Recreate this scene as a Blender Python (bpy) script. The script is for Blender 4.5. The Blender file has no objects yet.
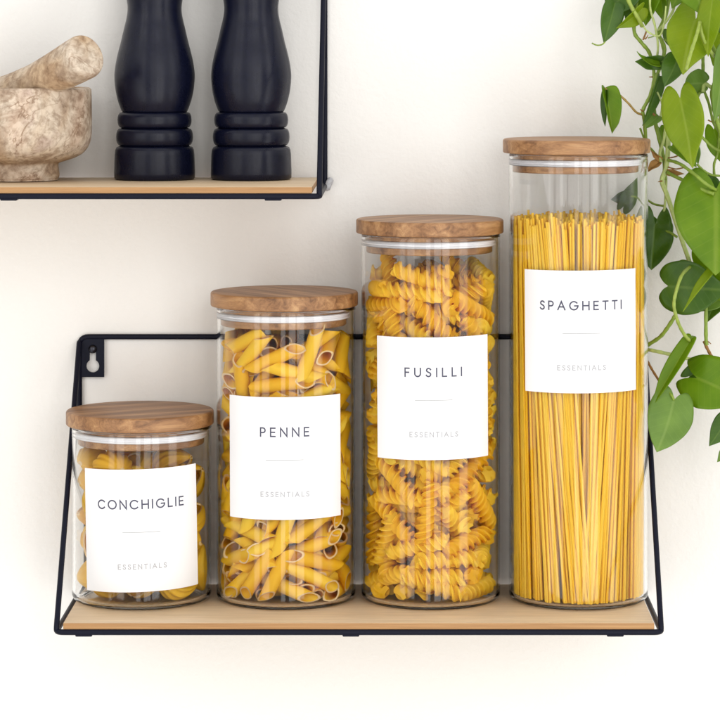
import bpy, bmesh, math, random
from mathutils import Vector, Matrix, Quaternion
pi = math.pi
sc = bpy.context.scene
C = sc.collection
R = math.radians

# ---------------------------------------------------------------- camera
F = 2884.0            # focal length in pixels of the 720 px photograph
DC = 1.961            # camera to the axis of the jars
ZC = 0.3756           # eye height above the lower shelf board
HX, HY = 403.0, 45.0             # horizon line of the photograph
cam = bpy.data.objects.new('camera', bpy.data.cameras.new('camera'))
C.objects.link(cam)
cam.location = (0, -DC, ZC)
cam.rotation_euler = (R(90), 0, 0)
cam.data.sensor_width = 36
cam.data.lens = F/720*36
cam.data.shift_x = (360-HX)/720
cam.data.shift_y = -(360-HY)/720
cam.data.clip_start = .05
cam.data.clip_end = 50
sc.camera = cam

# ---------------------------------------------------------------- light: a wide window of tall panes behind the camera, a pale room around
w = bpy.data.worlds.new('World'); sc.world = w; w.use_nodes = True
bg = w.node_tree.nodes['Background']
bg.inputs['Strength'].default_value = 1.0
_t = w.node_tree.nodes.new('ShaderNodeTexCoord'); _s = w.node_tree.nodes.new('ShaderNodeSeparateXYZ'); _m = w.node_tree.nodes.new('ShaderNodeMapRange'); _r = w.node_tree.nodes.new('ShaderNodeValToRGB')
w.node_tree.links.new(_t.outputs['Generated'], _s.inputs[0]); w.node_tree.links.new(_s.outputs['Z'], _m.inputs[0])
_m.inputs[1].default_value = -1; _m.inputs[2].default_value = 1
w.node_tree.links.new(_m.outputs[0], _r.inputs[0]); w.node_tree.links.new(_r.outputs[0], bg.inputs['Color'])
# invented room fill: bright below and above, dimmed at eye level against glass haze
for _i, (_p, _c) in enumerate(((.0, 1.1), (.28, .95), (.40, .50), (.55, .50), (.68, 1.1), (1.0, 1.25))):
    _e = _r.color_ramp.elements[_i] if _i < 1 else (_r.color_ramp.elements[1] if _i == 1 else _r.color_ramp.elements.new(_p))
    _e.position = _p; _e.color = (_c, _c*.98, _c*.955, 1)
def window_lamp(az, dist, width, z0, z1, L, col):
    d = bpy.data.lights.new('window_light', 'AREA'); d.shape = 'RECTANGLE'
    d.size = width; d.size_y = z1-z0
    d.energy = L*pi*width*(z1-z0)
    d.color = col
    o = bpy.data.objects.new('window_light', d); C.objects.link(o)
    o.location = (dist*math.sin(az), -dist*math.cos(az), (z0+z1)/2)
    o.rotation_euler = (R(90), 0, az)
    return o
for az, wd, L in ((-48, 9, 2.1), (-33, 12, 2.2), (-4, 7, 2.6), (11, 11, 2.8), (25, 12, 2.9), (56, 15, 2.4)):      # six panes of one wide window
    window_lamp(R(az), 3.0, 6*math.tan(R(wd/2)), -1.6, 1.9, L, (1.0, .985, .965))
sc.view_settings.view_transform = 'Standard'
sc.view_settings.look = 'None'
sc.view_settings.exposure = 0
sc.view_settings.gamma = 1
sc.cycles.use_denoising = True
sc.cycles.denoiser = 'OPENIMAGEDENOISE'
sc.cycles.max_bounces = 18
sc.cycles.diffuse_bounces = 8
sc.cycles.glossy_bounces = 6
sc.cycles.transmission_bounces = 14
sc.cycles.transparent_max_bounces = 16
sc.cycles.sample_clamp_indirect = 12
sc.cycles.caustics_refractive = True
sc.cycles.caustics_reflective = False
sc.cycles.blur_glossy = .2

# ---------------------------------------------------------------- helpers
def P(px, py, y=0.0):
    """a point of the photograph brought to depth y (0: the axis of the jars, the wall at WALL)"""
    d = (DC+y)/F
    return Vector(((px-HX)*d, y, ZC-(py-HY)*d))
WALL = .052
def add(name, vs, fs, mats, parent=None, mi=None, smooth=True, angle=None):
    me = bpy.data.meshes.new(name)
    me.from_pydata([tuple(v) for v in vs], [], fs)
    for m in (mats if isinstance(mats, (list, tuple)) else [mats]):
        me.materials.append(m)
    if mi: me.polygons.foreach_set('material_index', mi)
    me.polygons.foreach_set('use_smooth', [smooth]*len(me.polygons))
    if angle:
        me.set_sharp_from_angle(angle=R(angle))
    me.update()
    o = bpy.data.objects.new(name, me); C.objects.link(o)
    if parent: o.parent = parent
    return o
def thing(name, loc, label, cat, group=None):
    o = bpy.data.objects.new(name, None); C.objects.link(o)
    o.location = loc; o.empty_display_size = .02
    tag(o, label, cat, group)
    return o
def tag(o, label, cat, group=None, kind=None):
    o['label'] = label; o['category'] = cat
    if group: o['group'] = group
    if kind: o['kind'] = kind
def lathe(prof, n=96, cx=0, cy=0, closed=False):
    """(r, z) profile turned about the vertical; outward normals when the profile runs upward outside"""
    vs, fs, rows = [], [], []
    for r, z in prof:
        if r < 1e-6:
            rows.append([len(vs)]); vs.append((cx, cy, z))
        else:
            rows.append(list(range(len(vs), len(vs)+n)))
            for k in range(n):
                a = 2*pi*k/n
                vs.append((cx+r*math.cos(a), cy+r*math.sin(a), z))
    pairs = list(zip(rows[:-1], rows[1:]))
    if closed: pairs.append((rows[-1], rows[0]))
    for a, b in pairs:
        for k in range(n):
            k2 = (k+1) % n
            if len(a) == 1 and len(b) == 1: continue
            if len(a) == 1: fs.append((a[0], b[k2], b[k]))
            elif len(b) == 1: fs.append((a[k], a[k2], b[0]))
            else: fs.append((a[k], a[k2], b[k2], b[k]))
    return vs, fs
def arc(cx, cz, r, a0, a1, n=5):
    return [(cx+r*math.cos(R(a0+(a1-a0)*i/n)), cz+r*math.sin(R(a0+(a1-a0)*i/n))) for i in range(n+1)]
def smooth_line(pts, n=8):
    """Catmull-Rom through the points; a point may carry a radius as 4th value"""
    out = []
    P_ = [tuple(p) for p in pts]
    for i in range(len(P_)-1):
        p0, p1, p2, p3 = P_[max(i-1, 0)], P_[i], P_[i+1], P_[min(i+2, len(P_)-1)]
        for k in range(n):
            t = k/n
            out.append(tuple(.5*(2*b+(c-a)*t+(2*a-5*b+4*c-d)*t*t+(-a+3*b-3*c+d)*t**3) for a, b, c, d in zip(p0, p1, p2, p3)))
    out.append(P_[-1])
    return out
def fillet(pts, rad, n=6):
    out = [Vector(pts[0])]
    for i in range(1, len(pts)-1):
        a, b, c = Vector(pts[i-1]), Vector(pts[i]), Vector(pts[i+1])
        u = (a-b).normalized(); v = (c-b).normalized()
        d = rad
        p, q = b+u*d, b+v*d
        for k in range(n+1):
            t = k/n
            out.append((1-t)**2*p+2*t*(1-t)*b+t*t*q)
    out.append(Vector(pts[-1]))
    return out
def tube(pts, r, n=10, caps=True):
    """swept round bar; r a number or one radius per point"""
    pts = [Vector(p[:3]) for p in pts]
    rr = [r]*len(pts) if isinstance(r, (int, float)) else list(r)
    vs, fs = [], []
    t0 = (pts[1]-pts[0]).normalized()
    nrm = t0.orthogonal().normalized()
    for i, p in enumerate(pts):
        t = (pts[min(i+1, len(pts)-1)]-pts[max(i-1, 0)]).normalized()
        nrm = (nrm-t*nrm.dot(t)).normalized()
        b = t.cross(nrm)
        for k in range(n):
            a = 2*pi*k/n
            vs.append(p+(nrm*math.cos(a)+b*math.sin(a))*rr[i])
    for i in range(len(pts)-1):
        for k in range(n):
            k2 = (k+1) % n
            fs.append((i*n+k, i*n+k2, (i+1)*n+k2, (i+1)*n+k))
    if caps:
        fs.append(tuple(range(n))[::-1]); fs.append(tuple((len(pts)-1)*n+k for k in range(n)))
    return vs, fs
def join(*parts):
    vs, fs = [], []
    for a, b in parts:
        o = len(vs); vs += [Vector(v) for v in a]; fs += [tuple(i+o for i in f) for f in b]
    return vs, fs
def box_bevel(x0, x1, y0, y1, z0, z1, bev=.0006, seg=2):
    bm = bmesh.new()
    bmesh.ops.create_cube(bm, size=1)
    for v in bm.verts:
        v.co = ((x0+x1)/2+v.co.x*(x1-x0), (y0+y1)/2+v.co.y*(y1-y0), (z0+z1)/2+v.co.z*(z1-z0))
    bmesh.ops.bevel(bm, geom=bm.edges[:], offset=bev, segments=seg, affect='EDGES', profile=.5)
    bm.verts.index_update()
    vs = [v.co.copy() for v in bm.verts]; fs = [tuple(v.index for v in f.verts) for f in bm.faces]
    bm.free()
    return vs, fs

# ---------------------------------------------------------------- materials
def mat(name):
    m = bpy.data.materials.new(name); m.use_nodes = True
    nt = m.node_tree
    return m, nt, nt.nodes['Principled BSDF'], nt.nodes['Material Output']
def N(nt, typ, **kw):
    n = nt.nodes.new(typ)
    for k, v in kw.items():
        if k in n.inputs.keys(): n.inputs[k].default_value = v
        else: setattr(n, k, v)
    return n
def ramp(nt, stops, interp='LINEAR'):
    n = nt.nodes.new('ShaderNodeValToRGB'); n.color_ramp.interpolation = interp
    e = n.color_ramp.elements
    while len(e) < len(stops): e.new(.5)
    for q, (p, c) in zip(e, stops):
        q.position = p; q.color = (*c, 1)
    return n
def bump(nt, bsdf, height, strength, dist=.001):
    b = N(nt, 'ShaderNodeBump', Strength=strength, Distance=dist)
    nt.links.new(height, b.inputs['Height']); nt.links.new(b.outputs[0], bsdf.inputs['Normal'])
    return b
def coords(nt, scale=(1, 1, 1), rot=(0, 0, 0), vary=0.0):
    tc = N(nt, 'ShaderNodeTexCoord'); mp = N(nt, 'ShaderNodeMapping')
    mp.inputs['Scale'].default_value = scale; mp.inputs['Rotation'].default_value = rot
    src = tc.outputs['Object']
    if vary:
        oi = N(nt, 'ShaderNodeObjectInfo')
        vm = N(nt, 'ShaderNodeVectorMath', operation='SCALE'); vm.inputs[0].default_value = (vary, vary*.7, vary*1.3)
        nt.links.new(oi.outputs['Random'], vm.inputs['Scale'])
        va = N(nt, 'ShaderNodeVectorMath', operation='ADD')
        nt.links.new(src, va.inputs[0]); nt.links.new(vm.outputs[0], va.inputs[1]); src = va.outputs[0]
    nt.links.new(src, mp.inputs['Vector'])
    return mp.outputs[0]
def noise(nt, vec, scale, detail=4, rough=.55, dist=0.0):
    n = N(nt, 'ShaderNodeTexNoise', Scale=scale, Detail=detail, Roughness=rough, Distortion=dist)
    nt.links.new(vec, n.inputs['Vector'])
    return n
def mixc(nt, fac, a, b, mode='MIX'):
    m = N(nt, 'ShaderNodeMix', data_type='RGBA', blend_type=mode)
    for s, v in ((0, fac), (6, a), (7, b)):
        if isinstance(v, (int, float)): m.inputs[s].default_value = v
        elif isinstance(v, tuple): m.inputs[s].default_value = (*v, 1)
        else: nt.links.new(v, m.inputs[s])
    return m.outputs[2]

def m_wall():
    m, nt, b, o = mat('painted_plaster')
    v = coords(nt)
    n1 = noise(nt, v, 2.2, 3); n2 = noise(nt, v, 260, 3); n3 = noise(nt, v, 38, 4)
    r = ramp(nt, [(.3, (.79, .78, .755)), (.7, (.815, .805, .78))]); nt.links.new(n1.outputs[0], r.inputs[0])
    nt.links.new(r.outputs[0], b.inputs['Base Color'])
    b.inputs['Roughness'].default_value = .75
    b.inputs['Specular IOR Level'].default_value = .25
    a = N(nt, 'ShaderNodeMath', operation='ADD'); nt.links.new(n2.outputs[0], a.inputs[0]); nt.links.new(n3.outputs[0], a.inputs[1])
    bump(nt, b, a.outputs[0], .30, .0012)
    return m
def m_glass():
    m, nt, b, o = mat('clear_glass')
    nt.nodes.remove(b)
    g = N(nt, 'ShaderNodeBsdfGlass', Roughness=0.0, IOR=1.34); g.inputs['Color'].default_value = (.995, .997, .996, 1)
    nt.links.new(g.outputs[0], o.inputs['Surface'])
    return m
def m_wood(name, cols, grain=(7, 60, 60), rough=.5, bands=7.0, vary=3.0, tone=.35):
    m, nt, b, o = mat(name)
    v = coords(nt, grain, vary=vary)
    n1 = noise(nt, v, 1.6, 6, .6, .8)
    v2 = coords(nt, (grain[0]*3, grain[1]*9, grain[2]*9), vary=vary)
    n2 = noise(nt, v2, 1.5, 5, .65)
    wv = N(nt, 'ShaderNodeTexWave', wave_type='BANDS', bands_direction='Y', Scale=bands*.02, Distortion=9.0, Detail=3.0)
    wv.inputs['Detail Scale'].default_value = .7
    nt.links.new(v, wv.inputs['Vector'])
    x = mixc(nt, .45, n1.outputs[1], wv.outputs[0])
    bw = N(nt, 'ShaderNodeRGBToBW'); nt.links.new(n1.outputs[0], bw.inputs[0])
    mm = N(nt, 'ShaderNodeMath', operation='MULTIPLY_ADD'); nt.links.new(wv.outputs[1], mm.inputs[0]); mm.inputs[1].default_value = tone; nt.links.new(bw.outputs[0], mm.inputs[2])
    ms = N(nt, 'ShaderNodeMath', operation='SUBTRACT'); nt.links.new(mm.outputs[0], ms.inputs[0]); ms.inputs[1].default_value = tone*.5
    r = ramp(nt, [(.22, cols[0]), (.42, cols[1]), (.60, cols[2]), (.8, cols[3])]); nt.links.new(ms.outputs[0], r.inputs[0])
    r2 = ramp(nt, [(.35, (.72, .72, .72)), (.6, (1, 1, 1))]); nt.links.new(n2.outputs[0], r2.inputs[0])
    c = mixc(nt, .8, r.outputs[0], r2.outputs[0], 'MULTIPLY')
    nt.links.new(c, b.inputs['Base Color'])
    b.inputs['Roughness'].default_value = rough
    bump(nt, b, n2.outputs[0], .25, .0004)
    return m
def m_simple(name, col, rough=.5, spec=.5, metal=0.0, nscale=0, nstr=.1, dist=.0005):
    m, nt, b, o = mat(name)
    b.inputs['Base Color'].default_value = (*col, 1)
    b.inputs['Roughness'].default_value = rough
    b.inputs['Specular IOR Level'].default_value = spec
    b.inputs['Metallic'].default_value = metal
    if nscale:
        v = coords(nt); n = noise(nt, v, nscale, 4)
        bump(nt, b, n.outputs[0], nstr, dist)
        r = ramp(nt, [(.3, tuple(c*.82 for c in col)), (.7, tuple(min(c*1.15, 1) for c in col))])
        nt.links.new(n.outputs[0], r.inputs[0]); nt.links.new(r.outputs[0], b.inputs['Base Color'])
    return m
def m_pasta(name, dark, light, speck=900, rough=.45, trans=.32, lengthwise=None):
    m, nt, b, o = mat(name)
    oi = N(nt, 'ShaderNodeObjectInfo')
    v = coords(nt, lengthwise or (1, 1, 1), vary=5.0)
    n1 = noise(nt, v, 110, 3); n2 = noise(nt, v, speck, 2)
    a = N(nt, 'ShaderNodeMath', operation='MULTIPLY_ADD'); nt.links.new(n1.outputs[0], a.inputs[0]); a.inputs[1].default_value = .7; nt.links.new(oi.outputs['Random'], a.inputs[2])
    d = N(nt, 'ShaderNodeMath', operation='MULTIPLY'); nt.links.new(a.outputs[0], d.inputs[0]); d.inputs[1].default_value = .6
    r = ramp(nt, [(.15, dark), (.85, light)]); nt.links.new(d.outputs[0], r.inputs[0])
    nt.links.new(r.outputs[0], b.inputs['Base Color'])
    b.inputs['Roughness'].default_value = rough
    b.inputs['Specular IOR Level'].default_value = .22
    bump(nt, b, n2.outputs[0], .15, .0003)
    t = N(nt, 'ShaderNodeBsdfTranslucent'); nt.links.new(r.outputs[0], t.inputs['Color'])
    mx = N(nt, 'ShaderNodeMixShader'); mx.inputs[0].default_value = trans
    nt.links.new(b.outputs[0], mx.inputs[1]); nt.links.new(t.outputs[0], mx.inputs[2])
    nt.links.new(mx.outputs[0], o.inputs['Surface'])
    return m
def m_marble():
    m, nt, b, o = mat('fossil_marble')
    v = coords(nt)
    w1 = noise(nt, v, 30, 5, .6, 1.8)
    big = noise(nt, v, 17, 3, .5, .6)
    vein = noise(nt, v, 21, 4, .55, 2.8)
    fine = noise(nt, v, 230, 5, .65, .5)
    base = ramp(nt, [(.30, (.28, .20, .14)), (.43, (.46, .36, .27)), (.56, (.64, .55, .44)), (.72, (.47, .37, .31))]); nt.links.new(w1.outputs[0], base.inputs[0])
    tint = ramp(nt, [(.35, (.80, .66, .50)), (.5, (1, 1, 1)), (.65, (.98, .88, .84))]); nt.links.new(big.outputs[0], tint.inputs[0])
    c = mixc(nt, .9, base.outputs[0], tint.outputs[0], 'MULTIPLY')
    a = N(nt, 'ShaderNodeMath', operation='SUBTRACT'); nt.links.new(vein.outputs[0], a.inputs[0]); a.inputs[1].default_value = .5
    ab = N(nt, 'ShaderNodeMath', operation='ABSOLUTE'); nt.links.new(a.outputs[0], ab.inputs[0])
    vm = ramp(nt, [(.0, (.85, .85, .85)), (.012, (.6, .6, .6)), (.024, (0, 0, 0))]); nt.links.new(ab.outputs[0], vm.inputs[0])
    br = ramp(nt, [(.42, (0, 0, 0)), (.58, (1, 1, 1))]); nt.links.new(big.outputs[0], br.inputs[0])
    k = N(nt, 'ShaderNodeMath', operation='MULTIPLY'); nt.links.new(vm.outputs[0], k.inputs[0]); nt.links.new(br.outputs[0], k.inputs[1])
    c = mixc(nt, k.outputs[0], c, (.26, .165, .10))
    fr = ramp(nt, [(.34, (.55, .49, .44)), (.56, (1, 1, 1))]); nt.links.new(fine.outputs[0], fr.inputs[0])
    c = mixc(nt, .85, c, fr.outputs[0], 'MULTIPLY')
    nt.links.new(c, b.inputs['Base Color'])
    b.inputs['Roughness'].default_value = .76
    bump(nt, b, fine.outputs[0], .2, .0006)
    return m
def m_leaf(name, a, bcol, vein, trans, rough=.34, spec=.34):
    m, nt, b, o = mat(name)
    v = coords(nt, vary=4.0)
    n1 = noise(nt, v, 55, 4)
    r = ramp(nt, [(.3, a), (.7, bcol)]); nt.links.new(n1.outputs[0], r.inputs[0])
    uv = N(nt, 'ShaderNodeUVMap'); sp = N(nt, 'ShaderNodeSeparateXYZ'); nt.links.new(uv.outputs[0], sp.inputs[0])
    # midrib along v = .5, side veins sweeping forward
    s = N(nt, 'ShaderNodeMath', operation='SUBTRACT'); nt.links.new(sp.outputs[1], s.inputs[0]); s.inputs[1].default_value = .5
    ab = N(nt, 'ShaderNodeMath', operation='ABSOLUTE'); nt.links.new(s.outputs[0], ab.inputs[0])
    mid = ramp(nt, [(.0, (1, 1, 1)), (.018, (.8, .8, .8)), (.04, (0, 0, 0))]); nt.links.new(ab.outputs[0], mid.inputs[0])
    q = N(nt, 'ShaderNodeMath', operation='MULTIPLY_ADD'); nt.links.new(ab.outputs[0], q.inputs[0]); q.inputs[1].default_value = -.62; nt.links.new(sp.outputs[0], q.inputs[2])
    sn = N(nt, 'ShaderNodeMath', operation='SINE'); q2 = N(nt, 'ShaderNodeMath', operation='MULTIPLY'); nt.links.new(q.outputs[0], q2.inputs[0]); q2.inputs[1].default_value = 48
    nt.links.new(q2.outputs[0], sn.inputs[0])
    sr = ramp(nt, [(.93, (0, 0, 0)), (1.0, (.4, .4, .4))]); nt.links.new(sn.outputs[0], sr.inputs[0])
    f = N(nt, 'ShaderNodeMath', operation='ADD'); nt.links.new(mid.outputs[0], f.inputs[0]); nt.links.new(sr.outputs[0], f.inputs[1]); f.use_clamp = True
    f2 = N(nt, 'ShaderNodeMath', operation='MULTIPLY'); nt.links.new(f.outputs[0], f2.inputs[0]); f2.inputs[1].default_value = .45
    c = mixc(nt, f2.outputs[0], r.outputs[0], vein)
    nt.links.new(c, b.inputs['Base Color'])
    b.inputs['Roughness'].default_value = rough
    b.inputs['Specular IOR Level'].default_value = spec
    n2 = noise(nt, v, 420, 3)
    ad = N(nt, 'ShaderNodeMath', operation='MULTIPLY_ADD'); nt.links.new(f.outputs[0], ad.inputs[0]); ad.inputs[1].default_value = -.6; nt.links.new(n2.outputs[0], ad.inputs[2])
    bump(nt, b, ad.outputs[0], .22, .0006)
    t = N(nt, 'ShaderNodeBsdfTranslucent'); tc = mixc(nt, .5, c, (.55, .75, .04), 'MIX'); nt.links.new(tc, t.inputs['Color'])
    mx = N(nt, 'ShaderNodeMixShader'); mx.inputs[0].default_value = trans
    nt.links.new(b.outputs[0], mx.inputs[1]); nt.links.new(t.outputs[0], mx.inputs[2])
    nt.links.new(mx.outputs[0], o.inputs['Surface'])
    return m

M = dict(
    wall=m_wall(), glass=m_glass(),
    lid=m_wood('acacia_wood', [(.11, .046, .017), (.26, .120, .045), (.39, .200, .082), (.53, .310, .140)], (9, 120, 120), .45, tone=.15),
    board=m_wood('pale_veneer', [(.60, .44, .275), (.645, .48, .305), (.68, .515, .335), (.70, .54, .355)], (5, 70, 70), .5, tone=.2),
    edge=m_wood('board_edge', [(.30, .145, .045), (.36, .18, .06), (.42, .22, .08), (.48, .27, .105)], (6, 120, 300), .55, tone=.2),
    metal=m_simple('black_powder_coat', (.005, .006, .015), .45, .14, 0, 900, .12, .0002),
    mill=m_simple('black_satin_lacquer', (.0036, .0046, .0150), .29, .24, 0, 300, .05, .0003),
    gold=m_simple('gold_fleck', (.7, .55, .25), .35, .5, 1.0),
    seal=m_simple('silicone', (.74, .73, .75), .45, .4),
    paper=m_simple('white_paper', (.79, .79, .795), .75, .2),
    ink=m_simple('dark_ink', (.045, .045, .085), .4, .5),
    grey=m_simple('grey_ink', (.38, .38, .40), .45, .5),
    rule=m_simple('rule_ink', (.33, .33, .34), .45, .5),
    plug=m_simple('grey_plastic', (.42, .42, .44), .5, .4, 0, 500, .1),
    screw=m_simple('dark_screw', (.05, .05, .06), .35, .5, 1.0),
    marble=m_marble(),
    penne=m_pasta('penne_pasta', (.92, .52, .008), (.98, .70, .045)),
    cut=m_pasta('cut_pasta', (.83, .62, .30), (.90, .74, .44), trans=.3),
    fusilli=m_pasta('fusilli_pasta', (.93, .52, .008), (1.0, .73, .06), trans=.30),
    conch=m_pasta('conchiglie_pasta', (.90, .50, .012), (.97, .67, .06)),
    conchcut=m_pasta('conchiglie_lip', (.86, .62, .22), (.92, .72, .36), trans=.3),
    spag=m_pasta('spaghetti_pasta', (.94, .55, .012), (1.0, .72, .095), lengthwise=(1, 1, .12), trans=.25),
    stem=m_simple('green_stem', (.20, .29, .035), .5, .4, 0, 300, .2),
    pale=m_simple('pale_stem', (.42, .50, .17), .5, .4, 0, 300, .2),
    brown=m_simple('woody_stem', (.26, .13, .035), .6, .3, 0, 400, .3),
    leafstalk=m_simple('leaf_stalk', (.27, .35, .06), .45, .4, 0, 300, .2),
    brownstalk=m_simple('brown_stalk', (.30, .20, .05), .5, .4, 0, 300, .2),
    dry=m_simple('dry_leaf', (.34, .18, .05), .7, .3, 0, 260, .4),
    leafA=m_leaf('leaf_yellow_green', (.21, .31, .008), (.30, .39, .012), (.42, .50, .08), .52),
    leafB=m_leaf('leaf_mid_green', (.12, .24, .006), (.19, .32, .010), (.32, .42, .06), .46),
    leafC=m_leaf('leaf_dark_green', (.034, .095, .007), (.065, .145, .010), (.15, .24, .04), .27),
    leafD=m_leaf('leaf_dull_green', (.11, .21, .026), (.16, .28, .035), (.25, .36, .08), .25, .45, .45),
)

_nt = M['mill'].node_tree; _b = _nt.nodes['Principled BSDF']
_n = noise(_nt, coords(_nt, (1, 1, .35), vary=3.0), 70, 5, .6)
_r = ramp(_nt, [(.35, (.23, .23, .23)), (.68, (.40, .40, .40))]); _nt.links.new(_n.outputs[0], _r.inputs[0]); _nt.links.new(_r.outputs[0], _b.inputs['Roughness'])

# ---------------------------------------------------------------- the wall
o = add('wall', [(-1.6, WALL, -1.4), (1.6, WALL, -1.4), (1.6, WALL, 1.8), (-1.6, WALL, 1.8)], [(0, 1, 2, 3)], M['wall'], smooth=False)
tag(o, 'plain off white painted plaster wall behind both shelves', 'wall', kind='structure')

# ---------------------------------------------------------------- the two wire shelves
YF = -.087                                     # front edge of a board
def wall_shelf(x0, x1, z, label, stops=False):
    """z: top of the board; wires centred on x0 and x1"""
    t = thing('wall_shelf', (x0, 0, z), label, 'shelf', 'wire wall shelves')
    L = x1-x0; r = .0019; yw = WALL-r-.0004; zb = -.0042-r; top = .1722
    # board: veneered top, darker raw front edge
    bx0, bx1 = .0046, L-.0046
    vs, fs = box_bevel(bx0, bx1, YF, WALL-.004, -.0042, 0, .0005, 2)
    mi = []
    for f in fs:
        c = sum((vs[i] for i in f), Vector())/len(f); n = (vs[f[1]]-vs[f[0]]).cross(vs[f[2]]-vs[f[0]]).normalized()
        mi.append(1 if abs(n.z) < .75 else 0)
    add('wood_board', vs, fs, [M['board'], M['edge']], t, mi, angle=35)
    # one bent frame: front bar under the board, two side triangles, a top bar on the wall
    yf = YF+.0006
    A = (0, yf, zb); B = (L, yf, zb)
    tri = lambda x: fillet([(x, yw, (zb+top)/2), (x, yw, top-.001), (x, yf, zb), (x, yw, zb), (x, yw, (zb+top)/2)], .006)
    bar = tube(fillet([(0, yf+.012, zb), A, B, (L, yf+.012, zb)], .006), r, 12)
    topb = tube(fillet([(0, yw, top-.014), (0, yw, top), (L, yw, top), (L, yw, top-.014)], .0065), r, 12)
    vs, fs = join(bar, tube(tri(0), r*.97, 12), tube(tri(L), r*.97, 12), topb)
    add('wire_frame', vs, fs, M['metal'], t)
    # keyhole plates, welded in the upper corners
    for s, x in ((1, 0), (-1, L)):
        bm = bmesh.new()
        wd, ht, cxk, czk = .0172, .0280, .0088, .0200
        x_in = .0012
        outer = [(x_in, top-.0010), (x_in, top-ht), (wd, top-ht), (wd, top-.0010)]
        hole = []
        # keyhole: round below, narrow slot above
        kc = (.0093, top-.0203); kr = .0045; sr = .0022; sz = top-.0085
        a0 = math.degrees(math.asin(sr/kr))
        hole += arc(kc[0], kc[1], kr, 90+a0, 450-a0, 22)
        hole += arc(kc[0], sz, sr, 0, 180, 8)
        vs, fs = [], []
        y0, y1 = yw-.0010, yw+.0006
        bme = []
        vo = [bm.verts.new((p[0], y0, p[1])) for p in outer]; vh = [bm.verts.new((p[0], y0, p[1])) for p in hole]
        eo = [bm.edges.new((vo[i], vo[(i+1) % len(vo)])) for i in range(len(vo))]
        eh = [bm.edges.new((vh[i], vh[(i+1) % len(vh)])) for i in range(len(vh))]
        bmesh.ops.triangle_fill(bm, edges=eo+eh, use_beauty=True, use_dissolve=False)
        g = bmesh.ops.extrude_face_region(bm, geom=bm.faces[:])
        for v in g['geom']:
            if isinstance(v, bmesh.types.BMVert): v.co.y = y1
        for v in bm.verts:
            v.co.x = x + s*v.co.x
        bmesh.ops.recalc_face_normals(bm, faces=bm.faces[:])
        bm.verts.index_update()
        vs = [v.co.copy() for v in bm.verts]; fs = [tuple(v.index for v in f.verts) for f in bm.faces]
        bm.free()
        pl = add('mounting_plate', vs, fs, M['metal'], t, smooth=False)
        sv, sf = lathe([(0, .0026), (.0012, .0026), (.0026, .0016), (.0030, .0006), (.0030, 0), (0, 0)][::-1], 24)
        rot = Matrix.Translation((x+s*kc[0], y0+.0003, sz)) @ Matrix.Rotation(R(90), 4, 'X')
        add('screw', [rot @ Vector(v) for v in sv], sf, M['screw'], pl)
    # clips under the front bar and grey stops at the wall
    for x in (.018, L*.487, L-.030):
        vs, fs = box_bevel(x-.0055, x+.0055, yf-.0012, yf+.009, zb-r-.0009, zb-r+.0008, .0007, 2)
        add('board_clip', vs, fs, M['metal'], t)
    for s, x in ((-1, 0), (1, L)) if stops else ():
        p0 = Vector((x+s*.0012, yw-.006, zb-.0022)); p1 = Vector((x+s*.0042, yw-.0005, zb+.0052))
        vs, fs = tube([p0, p0.lerp(p1, .12), p0.lerp(p1, .45), p0.lerp(p1, .5), p0.lerp(p1, .55), p0.lerp(p1, .9), p1], [.0016, .0024, .0024, .0021, .0024, .0024, .0015], 14)
        add('wall_stop', vs, fs, M['plug'], t)
    return t
XL = P(56, 0, YF).x; XR = P(661.5, 0, YF).x
Z2 = P(0, 187, YF).z
XU = P(319.2, 0, YF).x
wall_shelf(XL, XR, 0.0, 'wide black wire shelf with a pale board carrying the four pasta jars')
wall_shelf(XU-(XR-XL), XU, Z2, 'black wire shelf with a pale board under the mortar and the two pepper mills', True)

# ---------------------------------------------------------------- jars
RG = .0472                                     # outer radius of the glass
RI = .0450
JY = -.004                                      # the jars stand a little forward of the middle
GL = {
 'C': (.92, [[(.5+.5*math.cos(R(a)), .5+.5*math.sin(R(a))) for a in range(42, 319, 12)]]),
 'O': (1.04, [[(.52+.52*math.cos(R(a)), .5+.5*math.sin(R(a))) for a in range(0, 361, 12)]]),
 'N': (.76, [[(0, 0), (0, 1), (.76, 0), (.76, 1)]]),
 'H': (.76, [[(0, 0), (0, 1)], [(.76, 0), (.76, 1)], [(0, .5), (.76, .5)]]),
 'I': (.0, [[(0, 0), (0, 1)]]),
 'G': (.98, [[(.5+.5*math.cos(R(a)), .5+.5*math.sin(R(a))) for a in range(42, 361, 12)]+[(1, .48), (.60, .48)]]),
 'L': (.50, [[(0, 1), (0, 0), (.50, 0)]]),
 'E': (.54, [[(.54, 1), (0, 1), (0, 0), (.54, 0)], [(0, .5), (.48, .5)]]),
 'P': (.58, [[(0, 0), (0, 1), (.30, 1)]+[(.30+.28*math.cos(R(a)), .72+.28*math.sin(R(a))) for a in range(80, -91, -15)]+[(0, .44)]]),
 'F': (.52, [[(.52, 1), (0, 1), (0, 0)], [(0, .5), (.46, .5)]]),
 'U': (.70, [[(0, 1), (0, .35)]+[(.35+.35*math.cos(R(a)), .35+.35*math.sin(R(a))) for a in range(180, 361, 15)]+[(.70, 1)]]),
 'S': (.56, [[(.53, .86), (.44, .96), (.28, 1.0), (.12, .95), (.05, .82), (.04, .73), (.11, .61), (.28, .53), (.45, .44), (.54, .31), (.53, .16), (.43, .04), (.27, 0), (.11, .04), (.01, .16)]]),
 'A': (.88, [[(0, 0), (.44, 1), (.88, 0)], [(.17, .34), (.71, .34)]]),
 'T': (.66, [[(0, 1), (.66, 1)], [(.33, 1), (.33, 0)]]),
}
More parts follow.
